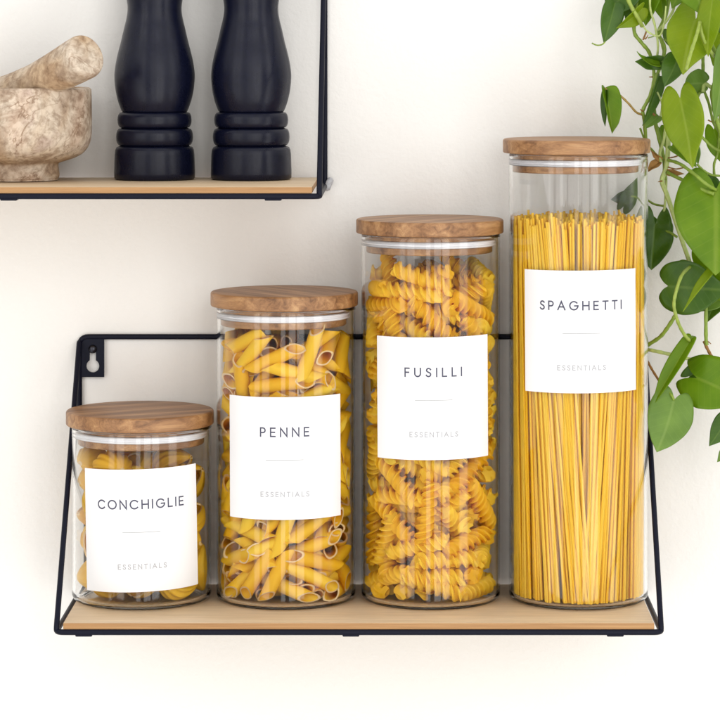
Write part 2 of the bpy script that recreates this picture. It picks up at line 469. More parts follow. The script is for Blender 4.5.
def ribbon(line, wd):
    vs, fs = [], []
    n = len(line)
    closed = (Vector(line[0])-Vector(line[-1])).length < 1e-6
    for i in range(n):
        p = Vector(line[i])
        if closed:
            a = Vector(line[i-1 if i > 0 else n-2]); c = Vector(line[i+1 if i < n-1 else 1])
        else:
            a = Vector(line[i-1]) if i > 0 else None; c = Vector(line[i+1]) if i < n-1 else None
        d1 = (p-a).normalized() if a is not None else None; d2 = (c-p).normalized() if c is not None else None
        if d1 is None: d1 = d2
        if d2 is None: d2 = d1
        n1 = Vector((-d1.y, d1.x)); n2 = Vector((-d2.y, d2.x))
        m = n1+n2
        m = m/max(m.length_squared, .5)*2
        if a is None and not closed: p = p-d1*wd*.5
        if c is None and not closed: p = p+d1*wd*.5
        vs += [p+m*wd*.5, p-m*wd*.5]
    for i in range(n-1):
        fs.append((2*i, 2*i+1, 2*i+3, 2*i+2))
    return vs, fs
def text_strokes(word, cap, width, wd):
    tot = sum(GL[c][0] for c in word)*cap
    gap = (width-tot)/(len(word)-1)
    x = -width/2; out = []
    for c in word:
        for line in GL[c][1]:
            line = [q for n_, q in enumerate(line) if n_ == 0 or math.dist(q, line[n_-1]) > 1e-4]
            # long straight runs are cut up so that they follow the glass
            l2 = []
            for a, b in zip(line[:-1], line[1:]):
                k = max(1, int(abs(b[0]-a[0])*cap/.0012))
                l2 += [(a[0]+(b[0]-a[0])*i/k, a[1]+(b[1]-a[1])*i/k) for i in range(k)]
            l2.append(line[-1])
            out.append(ribbon([(x+px*cap, py*cap-cap/2) for px, py in l2], wd))
        x += GL[c][0]*cap+gap
    return join3(out)
def join3(parts):
    vs, fs = [], []
    for a, b in parts:
        o = len(vs); vs += a; fs += [tuple(i+o for i in f) for f in b]
    return vs, fs
def wrap(vs, r, tilt, s0, z0):
    """label plane (arc, height) -> on the cylinder, facing the camera"""
    out = []
    ct, st = math.cos(tilt), math.sin(tilt)
    for v in vs:
        s = v[0]*ct-v[1]*st+s0; z = v[0]*st+v[1]*ct+z0
        a = s/r
        out.append((r*math.sin(a), -r*math.cos(a), z))
    return out
def pasta_jar(cx, ztop, label, word, wordw, zlab, slab, tilt, lidrot, lidx, cap=.0055):
    """cx: px of the jar's axis; ztop: top of the lid"""
    pos = Vector((P(cx, JY).x, JY, .0004))
    t = thing('pasta_jar', pos, label, 'jar', 'glass pasta jars with wooden lids')
    zt = ztop-.0004
    zr = zt-.0096-.0006                      # rim of the glass
    # glass: rounded foot, thick bottom, fire-polished rim
    prof = [(0, .0007), (.034, .0007), (.0380, .0006), (.0405, .0001), (.0415, 0)]+arc(.0426, .0046, .0046, -90, 0, 9)+[(RG, .0052), (RG, .0064), (RG, .03), (RG, zr*.5), (RG, zr-.004), (RG, zr-.0018), (RG, zr-.0011)]
    prof += arc(RG-.0011, zr-.0011, .0011, 0, 180, 8)
    prof += [(RI, zr-.0018), (RI, zr-.004), (RI, zr*.5), (RI, .03), (RI, .0080), (RI, .0068)]+arc(.0415, .0060, .0035, 0, -90, 7)+[(.0405, .0025), (.039, .0025), (.028, .0026), (0, .0026)]
    vs, fs = lathe(prof, 160)
    add('glass_body', vs, fs, M['glass'], t)
    # lid
    zb = zt-.0096
    rl = .0500
    lp = [(0, zb), (.046, zb)]+arc(rl-.0010, zb+.0010, .0010, -90, 0, 3)+arc(rl-.0016, zt-.0016, .0016, 0, 90, 4)+[(.030, zt), (0, zt)]
    vs, fs = lathe(lp, 128)
    lid = add('lid', vs, fs, M['lid'], t, angle=60)
    lid.location = (lidx, 0, 0); lid.rotation_euler = (0, 0, lidrot)
    rp = .0427
    pp = [(0, zb-.0128), (rp-.0006, zb-.0128), (rp, zb-.0122), (rp, zb-.0084), (rp-.0012, zb-.0082), (rp-.0012, zb-.0038), (rp, zb-.0036), (rp, zb-.0001), (0, zb-.0001)]
    vs, fs = lathe(pp, 96)
    add('plug', vs, fs, M['lid'], lid, angle=40).location.x = -lidx*.7
    sp = [(rp-.0010, zb-.0081), (RI-.0010, zb-.0081)]+arc(RI-.0007, zb-.0072, .0006, -70, 70, 4)+[(RI-.0010, zb-.0064), (RI-.0010, zb-.0056)]+arc(RI-.0007, zb-.0048, .0006, -70, 70, 4)+[(RI-.0010, zb-.0039), (rp-.0010, zb-.0039)]
    vs, fs = lathe(sp, 96)
    add('silicone_seal', vs, fs, M['seal'], lid, angle=50).location.x = -lidx*.7
    # paper label
    W, H = .0846, .0812
    nx, nz = 40, 2
    vs, fs = [], []
    for ro in (RG+.00032, RG+.00006):
        pl = [((i/nx-.5)*W, (k/nz-.5)*H) for k in range(nz+1) for i in range(nx+1)]
        w_ = wrap(pl, ro, tilt, slab, zlab)
        base = len(vs); vs += w_
        for k in range(nz):
            for i in range(nx):
                a = base+k*(nx+1)+i
                f = (a, a+1, a+nx+2, a+nx+1)
                fs.append(f if ro > RG+.0002 else f[::-1])
    n1 = (nx+1)*(nz+1)
    rimv = [i for i in range(nx+1)]+[k*(nx+1)+nx for k in range(1, nz+1)]+[nz*(nx+1)+i for i in range(nx-1, -1, -1)]+[k*(nx+1) for k in range(nz-1, 0, -1)]
    for a, b in zip(rimv, rimv[1:]+rimv[:1]):
        fs.append((b, a, a+n1, b+n1))
    lab = add('paper_label', vs, fs, M['paper'], t, angle=40)
    ri = RG+.00040
    ztx = lambda d: .0406-d
    for nm, (v2, f2), dz, m in (('product_name', text_strokes(word, cap, wordw, .00092), .0232, 'ink'),
                                ('divider_line', ribbon([(-.0125+.025*i/16, 0) for i in range(17)], .00036), .0417, 'rule'),
                                ('caption', text_strokes('ESSENTIALS', .0030, .0325, .00056), .0644, 'grey')):
        v3 = wrap([(v.x, v.y+ztx(dz)) for v in v2], ri, tilt, slab, zlab)
        add(nm, v3, f2, M[m], lab, smooth=False)
    return t
zl = lambda top, bot: (P(0, top, JY-RG).z+P(0, bot, JY-RG).z)/2
JC = pasta_jar(142.3, P(0, 409.5, JY).z, 'shortest glass jar, of pasta shells, with the CONCHIGLIE label', 'CONCHIGLIE', .0600, zl(471, 591.5), .0040, R(1.7), .5, -.0012)
JP = pasta_jar(286.3, P(0, 291, JY).z, 'second shortest glass jar, full of penne tubes, with the PENNE label', 'PENNE', .0325, zl(398.8, 519.5), .0010, R(.35), 2.2, -.0012)
JF = pasta_jar(430.6, P(0, 218.5, JY).z, 'second tallest glass jar, full of pasta spirals, with the FUSILLI label', 'FUSILLI', .0385, zl(338.6, 460), .0016, R(.5), 4.1, -.0006, .0054)
JS = pasta_jar(578.0, P(0, 138.5, JY).z, 'tallest glass jar, of long spaghetti, with the SPAGHETTI label', 'SPAGHETTI', .0570, zl(270.9, 394.2), -.0008, R(.5), 3.05, -.0012, .0054)

# ---------------------------------------------------------------- pasta
def penne_mesh(L=.0395, R_=.00455, t=.0010, slope=1.15, n=28, bend=0.0):
    vs=[];fs=[];mi=[]
    rings=12
    def ring(r,u):
        out=[]
        for k in range(n):
            a=2*pi*k/n; y=r*math.cos(a); z=r*math.sin(a)
            pinch=abs(u)**5                       # the cutter pinches the ends to quill points
            y*=1-.30*pinch*(abs(z)/R_)**1.5
            z*=1+.07*pinch
            x=u*(L/2-R_*slope)+slope*z
            out.append((x,y*(1+.03*math.sin(3*u)),z+bend*(x*x-(L*L/16))))
        return out
    idx=[]
    for r in (R_,R_-t):
        rr=[]
        for i in range(rings+1):
            rr.append(len(vs)); vs+=ring(r,-1+2*i/rings)
        idx.append(rr)
    o,i_=idx
    for q in range(rings):
        for k in range(n):
            k2=(k+1)%n
            fs.append((o[q]+k,o[q]+k2,o[q+1]+k2,o[q+1]+k)[::-1]);mi.append(0)
            fs.append((i_[q]+k,i_[q]+k2,i_[q+1]+k2,i_[q+1]+k));mi.append(0)
    for e in (0,rings):
        b=len(vs); vs+=[vs[o[e]+k] for k in range(n)]+[vs[i_[e]+k] for k in range(n)]
        for k in range(n):
            k2=(k+1)%n
            f=(b+k,b+k2,b+n+k2,b+n+k)
            fs.append(f if e==rings else f[::-1]);mi.append(1)
    return vs,fs,mi
def fusilli_mesh(L=.036,R=.0053,turns=2.5,n=52,hand=1,seed=0):
    # three thick rounded blades twisted about X
    vs=[];fs=[];mi=[]
    prof=[]
    for b in range(3):
        a0=2*pi*b/3
        for r,off in [(.0026,-.88),(.0032,-.63),(.0042,-.46),(R-.0004,-.36),(R,-.25),(R-.00035,-.02),(R+.0001,.22),(R-.0005,.32),(.0041,.38),(.0031,.60)]:
            prof.append((r,a0+off,b))
    m=len(prof)
    for i in range(n+1):
        u=i/n; x=(u-.5)*L
        endk=1-.12*abs(2*u-1)**8
        for r,a,b in prof:
            ph=hand*2*pi*turns*(u+.012*math.sin(13*u+b*2.1+seed))
            rr=r*endk*(1+.055*math.sin(17*u+b*1.7+seed)*(r/R)+.03*math.sin(41*u+b+seed)*(r/R)**3)
            vs.append((x+.0007*math.sin(b*2.4+9*u+seed)*(r/R)+(.0011*math.sin(b*2.1+seed) if i in (0,n) else 0)*(r/R),rr*math.cos(a+ph),rr*math.sin(a+ph)))
    for i in range(n):
        for k in range(m):
            k2=(k+1)%m
            fs.append((i*m+k,i*m+k2,(i+1)*m+k2,(i+1)*m+k)[::-1]); mi.append(1 if k%10 in (3,4,5) else 0)
    fs.append(tuple(range(m))); mi.append(1)
    fs.append(tuple(range(n*m,n*m+m))[::-1]); mi.append(1)
    return vs,fs,mi

def conch_mesh(L=.030,W=.0130,t=.0014,nu=26,nv=33):
    # shell: a curled sheet, widest in the middle, its long mouth facing +Z with both lips rolled in
    vs=[];fs=[];mi=[]
    def pt(u,v,off):
        s=math.sin(pi*(.012+.976*u))**.66
        r=W*s+.0004
        a=-pi/2+ (v*2-1)*pi*.75            # around X; gap at the top
        ripple=1+.055*math.cos(v*pi*22)*s
        roll=1-.36*abs(2*v-1)**4
        rr=(r*ripple*roll)-off
        x=(u-.5)*L+.0022*math.cos(a)*0
        lip=abs(2*v-1)
        return (x*(1-.10*lip**3), rr*math.cos(a), rr*math.sin(a)*.86+.0035*(abs(2*u-1)**2))
    for off in (0,t):
        for i in range(nu+1):
            for j in range(nv*2+1):
                vs.append(pt(i/nu,j/(nv*2),off))
    m=nv*2+1; N=(nu+1)*m
    for i in range(nu):
        for j in range(nv*2):
            f=(i*m+j,i*m+j+1,(i+1)*m+j+1,(i+1)*m+j)
            fs.append(f);mi.append(0)
            fs.append(tuple(N+q for q in f[::-1]));mi.append(0)
    def strip(line):
        b=len(vs)
        for q in line: vs.append(vs[q])
        for q in line: vs.append(vs[q+N])
        n=len(line)
        for k in range(n-1):
            fs.append((b+k,b+n+k,b+n+k+1,b+k+1)); mi.append(1)
    strip([i*m for i in range(nu+1)]); strip([i*m+m-1 for i in range(nu+1)][::-1])
    strip([j for j in range(m)][::-1]); strip([nu*m+j for j in range(m)])
    return vs,fs,mi

def proto(name, geo, mats):
    vs, fs, mi = geo
    me = bpy.data.meshes.new(name); me.from_pydata(vs, [], fs)
    for m in mats: me.materials.append(m)
    me.polygons.foreach_set('material_index', mi)
    me.polygons.foreach_set('use_smooth', [True]*len(fs)); me.set_sharp_from_angle(angle=R(50)); me.update()
    return me
def unpack(s):
    v = [int(x) for x in s.split()]
    return [v[i:i+7] for i in range(0, len(v), 7)]
def pour(name, jar, data, meshes, zone, cat, group, size=1.0):
    for i, d in enumerate(unpack(data)):
        o = bpy.data.objects.new(name, meshes[i % len(meshes)]); C.objects.link(o)
        o.location = jar.location+Vector(d[:3])*1e-4
        o.scale = (size,)*3
        o.rotation_mode = 'QUATERNION'; o.rotation_quaternion = Quaternion([q/500 for q in d[3:]]).normalized()
        tag(o, zone(o.location), cat, group)
PENNE = """29 -322 126 123 -38 -409 257
172 -162 82 22 -300 -398 29
-3 -202 125 218 -160 -70 415
92 -194 96 359 -185 106 -275
-304 7 82 419 -22 -15 272
345 -121 79 363 150 118 286
-149 -92 174 120 148 -458 -62
-159 -139 79 344 142 -127 -308
286 24 79 407 -172 -91 215
-364 104 182 85 367 173 279
74 -149 198 86 229 -431 69
231 -160 170 182 -35 69 -459
-251 -51 140 142 412 243 32
-241 -222 194 143 -125 326 328
-49 -384 222 194 375 -119 240
295 118 172 115 109 323 347
-346 21 216 200 -162 418 -95
-35 -149 195 89 -417 -247 84
260 179 264 35 109 414 256
69 60 172 122 -134 -54 463
232 106 339 365 207 40 269
173 -320 209 51 119 -345 338
-210 302 307 465 -57 91 148
348 -10 231 121 408 -146 -219
-225 -145 309 479 -47 -121 64
188 -315 311 132 109 -429 -192
-177 -339 223 334 277 -219 118
86 38 399 354 98 5 339
293 -157 246 43 241 -320 -296
-374 23 316 264 227 90 347
130 -274 321 95 -476 -120 -7
-140 -204 276 5 492 62 64
-285 -1 365 39 261 -415 -90
292 -98 361 55 361 -340 -28
-10 -251 372 304 349 188 0
-150 -302 344 183 -91 -429 154
-260 -262 342 122 -196 -245 370
-184 192 495 228 418 -69 136
-359 101 457 117 306 -266 -268
-240 -55 443 139 43 -369 304
365 38 382 84 -345 298 -187
284 234 482 281 -332 211 -129
233 -139 435 206 123 -162 -408
185 -292 407 400 -286 -84 -36
-233 -145 496 201 -24 -384 248
259 -150 511 26 -366 -329 -83
-128 -350 402 114 -22 394 285
148 -136 592 202 -258 -356 -128
40 -201 486 217 55 -170 -413
9 -390 539 98 -391 -65 -288
-46 -115 523 147 442 -149 103
357 -89 508 270 253 229 246
-220 -290 503 -81 155 467 -34
-35 37 605 275 -306 270 -91
128 -300 549 65 -435 -163 -174
-162 -255 651 310 43 -300 249
186 -305 552 169 73 211 -414
-6 -321 624 144 -103 468 -1
339 -111 601 161 -158 327 -304
-327 -183 545 227 333 -278 102
355 89 696 141 -351 303 -124
310 -148 702 175 245 45 397
-197 -341 683 29 297 114 -385
-387 -57 661 269 201 370 -28
-334 -195 724 279 -106 266 300
215 142 761 75 -50 -39 490
302 -228 837 182 -161 14 -437
-374 74 771 201 -329 -53 314
-191 -68 985 116 -96 -383 -284
-269 -261 893 252 -343 52 -257
-296 -130 843 278 337 -174 -168
327 -224 1009 370 -20 329 67
389 -20 839 365 -17 -288 184
-267 -15 893 266 359 -128 -184
317 -101 943 35 -453 64 199
-339 -135 979 414 -4 -22 -279
-231 -197 1018 94 -256 -69 413
333 10 1037 108 437 -86 -200
-320 -170 1128 160 -383 238 -144
376 -52 1099 253 -194 371 -103
-222 -287 1125 154 -7 118 461
237 -168 1106 471 98 -117 69
-326 -114 1270 172 425 -35 -196
245 159 1089 456 -82 167 -86
-301 78 1138 289 191 -237 -272
-384 83 954 350 -103 272 208
286 -79 1267 76 212 -446 5
313 -189 1240 81 -206 402 -199
-211 63 1225 48 -107 -486 -10
330 -159 1332 52 405 239 162
340 157 1242 277 -35 244 336
-368 16 1146 341 -53 -36 -360
-257 24 1299 110 170 -23 -457
-283 265 1288 213 183 178 -373
168 -248 1347 16 -175 111 455
-187 -176 1288 71 331 -44 -365
-305 29 1450 65 332 -358 83
110 -356 1372 352 324 -10 147
354 -112 1445 108 -251 287 -305
-101 -357 1359 56 -474 53 -138
-370 -29 1472 289 -188 305 -195
-143 -285 1390 103 -449 -23 -192
-211 -116 1445 40 -232 435 -69
-277 -121 1572 128 228 188 382
-10 -367 1494 14 -53 -302 395
-276 -280 1492 217 -252 -260 -269
357 28 1467 168 -256 190 -346
-79 -100 1516 351 225 118 250
277 213 1588 230 415 -8 -158
298 117 1602 159 447 -33 -155
287 -196 1715 150 293 -260 -272
8 -215 1545 172 -355 307 17
241 -159 1525 331 76 33 -366
67 -357 1570 492 -44 67 44
272 249 1702 286 367 -43 -178
-129 290 1700 315 -368 116 41
30 317 1540 261 176 229 -314
-110 -256 1555 317 -299 -239 -56
183 -280 1601 169 -441 93 134
93 -173 1550 238 192 99 383
-243 232 1699 201 191 412 -54
135 -231 1428 281 -360 -203 -9
-74 -110 1748 99 -353 -326 97
-217 -212 1711 136 -81 -326 345
-162 -30 1753 340 -10 -56 -362
376 42 1641 353 -46 271 -223
-45 96 1748 185 269 -365 99
-369 -60 1561 264 -241 320 -140
-155 -161 1621 121 395 223 172
310 51 1680 173 -310 -350 -43
-258 -264 1768 267 379 -188 7
-307 96 1753 181 258 258 291
171 -198 1635 109 486 12 -39
100 9 1700 202 -240 -286 264
-56 -366 1667 7 -127 -199 441
181 -259 1743 93 145 7 -470
27 -81 1763 107 -315 362 -91
374 -57 1680 323 39 225 -306
197 -21 1670 303 28 154 366
173 -350 1708 167 244 191 -355
-217 -309 1690 11 -438 111 -215
-54 378 1685 183 -41 463 29
-374 -12 1715 327 153 63 -340"""
FUSILLI = """-249 90 94 97 314 -361 -109
-141 -91 89 285 102 -140 -373
292 -174 92 394 -194 -109 212
78 -100 89 243 37 62 431
-347 -35 93 230 -242 -275 251
288 -108 201 164 -331 -297 158
-93 -79 197 212 -290 -283 203
14 -352 150 332 364 65 -56
145 12 96 59 435 -238 -24
298 173 104 110 -419 236 -83
195 -12 201 302 -109 119 -364
96 -336 317 42 -54 359 -341
-273 -35 201 109 -191 -392 218
-18 158 192 427 251 -39 -58
281 205 213 407 175 -137 -186
8 -349 202 0 -10 362 -344
129 34 295 104 -10 478 105
-284 -205 186 102 -214 -312 311
103 -131 300 201 179 420 -34
-53 -146 305 41 -171 -467 -36
61 -279 219 184 -88 404 212
254 235 446 441 128 -51 -191
-272 -121 307 333 -5 257 -270
-185 175 298 2 291 -330 -237
338 -46 326 378 8 -50 323
-92 -338 415 5 -85 -334 362
-246 1 449 5 -201 -458 -1
271 56 458 437 120 -20 -211
-47 -303 349 264 -38 423 -1
74 5 397 135 269 -343 -204
191 -29 430 140 386 -137 -251
-70 -200 428 111 -116 316 353
240 -255 426 236 -395 -192 40
169 -236 519 409 -31 175 225
-307 -220 434 262 -152 230 324
-382 4 437 39 352 7 -353
-112 89 468 188 380 -219 -150
-31 -381 638 64 -376 -55 -318
-235 -173 512 249 -108 -418 33
-230 280 586 447 61 183 113
-263 -236 592 436 52 141 -192
-187 -80 603 385 -250 147 -132
-148 29 559 166 -38 -10 470
343 100 629 28 398 -234 -191
255 103 601 173 -280 -375 23
-241 -134 672 25 152 469 76
-198 -281 733 92 -467 150 -30
130 -40 568 130 -346 -302 -149
17 -36 722 99 -47 -445 201
68 -282 648 466 65 -163 -42
-236 -134 781 126 50 164 453
277 -1 675 329 -151 -279 203
1 -201 685 108 -251 117 -402
81 -199 861 354 -267 -111 203
-207 -49 725 139 86 109 460
174 -196 657 374 -132 266 -148
-219 -290 842 67 219 136 423
249 -34 780 132 111 21 469
-164 141 758 463 -5 146 118
151 -153 960 339 251 177 203
163 -232 815 251 -354 -240 64
322 -195 673 288 5 -331 -240
-62 -41 867 15 -466 -168 65
-76 -202 877 399 -215 53 205
260 -246 896 299 329 29 226
-231 -118 998 379 27 27 323
-169 24 865 378 267 141 125
336 84 833 232 -214 -228 313
-275 213 777 443 59 103 199
-73 -345 1011 475 107 93 -68
-364 -72 953 167 -335 100 -316
38 -131 947 42 261 -422 43
-367 11 1021 358 -43 206 278
221 -62 1095 23 92 194 451
313 48 950 88 -346 -332 111
-268 25 1108 234 363 -218 -127
335 48 1167 327 -11 -7 378
317 134 1054 272 35 52 415
177 -208 1165 29 -490 -23 93
-341 56 1224 323 44 -114 -362
226 -273 1022 214 396 54 210
205 -192 1267 21 104 -282 399
-242 -266 1296 -81 218 352 268
335 -189 1389 275 -247 216 259
-271 -5 1344 28 430 -253 1
308 152 1279 246 89 143 401
252 118 1309 240 -99 -178 389
-317 -185 1404 -114 -269 -339 223
-224 -179 1461 245 -75 -110 415
333 99 1398 374 146 -69 -290
348 18 1503 275 -241 263 -217
248 -241 1638 98 241 -387 180
-222 169 1447 73 70 -294 -392
-296 -176 1513 255 23 -125 411
222 0 1567 97 -100 -156 454
-252 -189 1785 363 -233 200 153
287 -246 1758 387 -108 239 176
-232 132 1542 311 -351 -160 70
-299 -200 1647 -51 -417 207 -175
343 -64 1843 208 -245 259 -283
-327 136 1594 49 -280 363 -194
-60 -251 1743 288 -38 -198 355
-2 -368 1925 100 -164 -254 -385
21 -195 1860 155 50 -104 461
345 55 1688 87 -367 274 -181
128 -125 1758 499 22 -30 1
-294 31 1720 386 75 -76 -299
-137 -51 1824 195 -458 -20 43
9 41 1890 283 224 322 126
128 9 1814 195 220 -393 -94
228 265 1772 339 -324 138 -105
-222 -311 1802 389 68 287 -110
273 -226 1978 89 -210 258 -363
192 -2 1969 63 -242 -272 337
362 -1 2020 132 -327 197 -295
-120 -325 2102 317 -375 81 -48
268 -80 1883 62 302 -391 -44
-234 140 1888 38 467 117 129
-120 -260 1862 239 -64 -270 340
-56 -350 2197 92 24 -383 307
-15 -277 1971 25 -44 -410 -282
27 -154 2079 73 432 239 -34
96 -248 2106 52 385 -176 -260
-375 -18 1878 113 329 140 331
-77 73 2008 207 60 -337 -300
148 -41 2151 113 -53 -186 447
184 -181 2069 325 372 -57 53
104 250 1878 472 99 63 -115
-25 -201 2211 379 -263 78 -177
-297 -181 2007 139 -413 220 -107
236 131 2033 141 -461 29 -129
-212 89 2165 50 -39 -496 17
-341 -73 2107 293 254 -222 -225
181 154 2139 174 269 -186 -336
-159 188 2166 19 107 312 -376
-67 -93 2072 252 -364 -150 179
-261 -56 2162 258 -197 -380 -12
212 46 2201 61 209 32 449
41 220 2198 346 223 -122 -256
337 97 2204 360 170 -64 -296"""
CONCH = """6 -287 172 188 347 -301 60
237 -239 170 143 -131 152 -435
381 1 211 354 -1 354 1
-212 -159 173 390 271 90 129
-280 47 149 -211 425 131 -88
212 209 338 21 -104 103 477
-292 -194 411 -29 324 213 -314
-306 105 355 77 -401 -271 99
120 -108 208 104 -140 202 -423
312 -24 447 178 217 201 362
-305 40 600 441 -41 -87 216
296 -79 561 -431 -153 1 -203
284 102 771 304 359 -131 109
-333 32 900 170 257 -380 -102
-14 -281 796 286 371 149 92
-302 -17 783 155 -397 -204 163
-245 -248 688 282 213 -282 213
-38 6 893 376 159 -85 -275
-126 288 897 -322 -363 -119 22
105 267 861 380 60 -78 310
198 19 898 138 80 461 -112
-170 -255 907 55 254 422 -64
283 -169 796 -299 -254 -267 -158"""
PENNE_CORE = """-83 238 82 15 -274 417 -23
122 154 79 74 -21 -134 475
154 333 79 433 239 -37 -67
166 264 82 77 -4 -28 493
-189 240 130 100 -471 -65 -118
-39 365 172 337 364 52 39
75 310 201 491 6 95 13
46 26 82 499 32 1 21
-268 144 176 193 270 292 234
174 104 173 451 -7 -2 -215
-44 178 193 240 409 135 83
257 268 218 49 -197 -397 -226
-191 -21 219 319 340 174 46
22 198 286 81 -98 -484 0
125 -82 269 16 -7 90 -492
-183 98 284 436 134 -76 -191
-59 -36 245 68 249 -422 -72
-140 185 260 199 56 333 311
147 130 338 100 -251 421 -9
1 11 344 398 6 71 294
142 331 336 179 440 -103 117
-51 178 390 9 62 -444 -221
-32 180 486 400 -250 -113 121
-104 287 403 259 -415 -88 -50
38 369 373 132 462 -49 130
-105 45 395 439 -213 -99 38
-56 364 423 18 154 -109 -462
179 16 397 6 367 316 124
208 9 494 15 468 166 -60
136 99 543 155 376 290 9
30 -50 464 88 -411 -269 -36
-257 112 531 384 167 140 -235
125 291 415 334 202 -223 219
-251 302 522 126 294 -202 327
10 113 539 437 -136 -140 146
-123 327 625 35 -270 329 259
-62 290 535 435 -112 -88 -201
52 361 576 37 -28 -468 -170
51 253 682 163 139 -444 -83
-179 86 562 9 313 348 175
242 102 567 10 292 -394 99
-130 -86 585 362 -76 -177 286
-166 71 728 211 -68 445 55
-14 76 712 172 136 -415 -173
309 14 608 168 -171 237 -370
-77 -173 632 426 44 155 -205
184 149 628 236 210 -350 -168
-228 -185 679 184 -246 154 -363
-317 -43 644 119 -324 -170 319
212 220 758 91 -47 106 478
-41 291 676 174 76 -183 -425
-9 -198 722 412 -16 203 196
224 295 672 94 -168 -442 -135
-275 205 753 213 238 23 384
-171 352 750 417 58 -252 96
11 -301 718 99 137 -353 -311
138 -281 815 91 -480 -48 -94
12 27 844 254 -94 -351 231
2 -38 700 348 -258 -6 249
-267 12 766 282 -92 -104 388
-87 -16 874 13 -381 -191 -261
264 34 697 184 209 -412 -52
-230 93 856 345 293 -91 -192
188 -344 835 202 -258 -221 -307
-12 -211 891 430 213 -138 -34
101 -159 746 163 -82 -463 -44
-345 32 682 241 305 -304 80
314 27 838 303 -21 115 -380
-96 279 769 74 463 171 28
76 85 790 464 -120 74 -124
28 -375 786 16 480 22 -136
9 -21 968 44 -399 -293 50
133 226 828 41 -489 79 -54
-38 251 901 240 -254 107 -341
-142 163 889 269 247 298 167
8 -323 903 177 41 -188 426
-156 190 992 118 308 372 54
136 341 804 277 -394 80 -108
258 -112 902 38 340 365 15
215 174 940 271 -399 95 -93
-149 -231 935 48 324 -212 -313
-110 -352 972 99 -70 -391 286
122 -77 948 59 -177 452 105
170 -93 827 138 -394 269 58
-212 159 936 330 -140 -9 348
182 -247 971 287 -301 -91 -263
166 82 918 110 -118 36 472
148 311 952 150 -226 354 227
138 38 1036 204 -34 123 -438
24 209 1010 411 -207 158 -117
-2 373 938 149 -6 -476 -32
-82 162 1075 202 -102 -230 382
225 254 984 246 -106 -362 -217
-277 244 994 225 53 -184 -404
18 -365 1036 428 253 -9 52
-51 -289 1041 482 -85 77 68
-99 353 1075 30 -13 313 -389
-159 -55 1113 164 159 -190 -402
105 -98 1104 396 179 209 -132
106 -321 1091 326 -373 67 19
10 -2 1091 108 -94 431 209
56 279 1066 367 2 279 193
316 234 1013 390 -34 301 -81
65 346 1160 408 268 64 -85
90 -281 1184 -63 -41 -492 -53
-256 75 1054 142 -125 460 -47
48 134 1120 52 139 -268 395
154 75 1153 228 -105 -362 236
-222 304 1175 173 -34 408 -230
-138 263 1177 32 105 -358 332
-2 10 1194 442 37 -62 223
78 303 1228 67 -38 -494 5
83 -188 1148 103 443 -71 196
160 -65 1226 468 21 108 -137
-97 -142 1182 242 -167 -392 98
-13 68 1314 149 -310 199 -304
274 106 1290 114 329 349 82
71 247 1305 110 76 -98 472
14 374 1284 7 -110 -44 -486
78 13 1385 343 287 -28 -222
-122 230 1293 169 370 -159 -243
211 27 1219 113 136 -26 467
-78 -208 1248 46 -446 -217 -46
96 -352 1252 44 136 -47 -477
-329 61 1356 315 -190 -45 335
-110 10 1306 262 -172 -117 372
-104 28 1434 193 -60 411 -202
89 -134 1357 53 340 -44 -360
-23 -247 1305 187 -176 401 -152
-120 352 1449 226 -433 -2 107
140 244 1365 430 100 -40 -231
-251 -144 1325 359 9 35 -346
116 115 1400 192 -92 -227 391
187 349 1357 162 -346 161 279
-319 236 1530 51 -310 43 -386
-129 174 1358 247 433 -31 3
300 80 1372 228 243 287 238
64 251 1522 449 -31 206 74
176 -58 1428 444 62 94 -201
129 366 1556 138 212 314 -296
260 300 1396 199 260 -193 326
132 154 1488 215 -432 -32 126
-84 293 1560 203 366 273 10
271 84 1474 390 -62 -2 307
203 72 1545 121 -399 -260 91
-194 276 1570 28 -360 268 219
129 262 1596 103 436 118 -189
-134 146 1452 157 -158 324 -309
-29 -146 1432 220 92 268 -348
73 66 1604 202 108 -230 -380
-207 108 1530 356 329 -123 12
-61 105 1601 95 383 -264 156
-237 27 1577 79 -185 -446 100
-242 66 1661 390 49 -50 -305"""
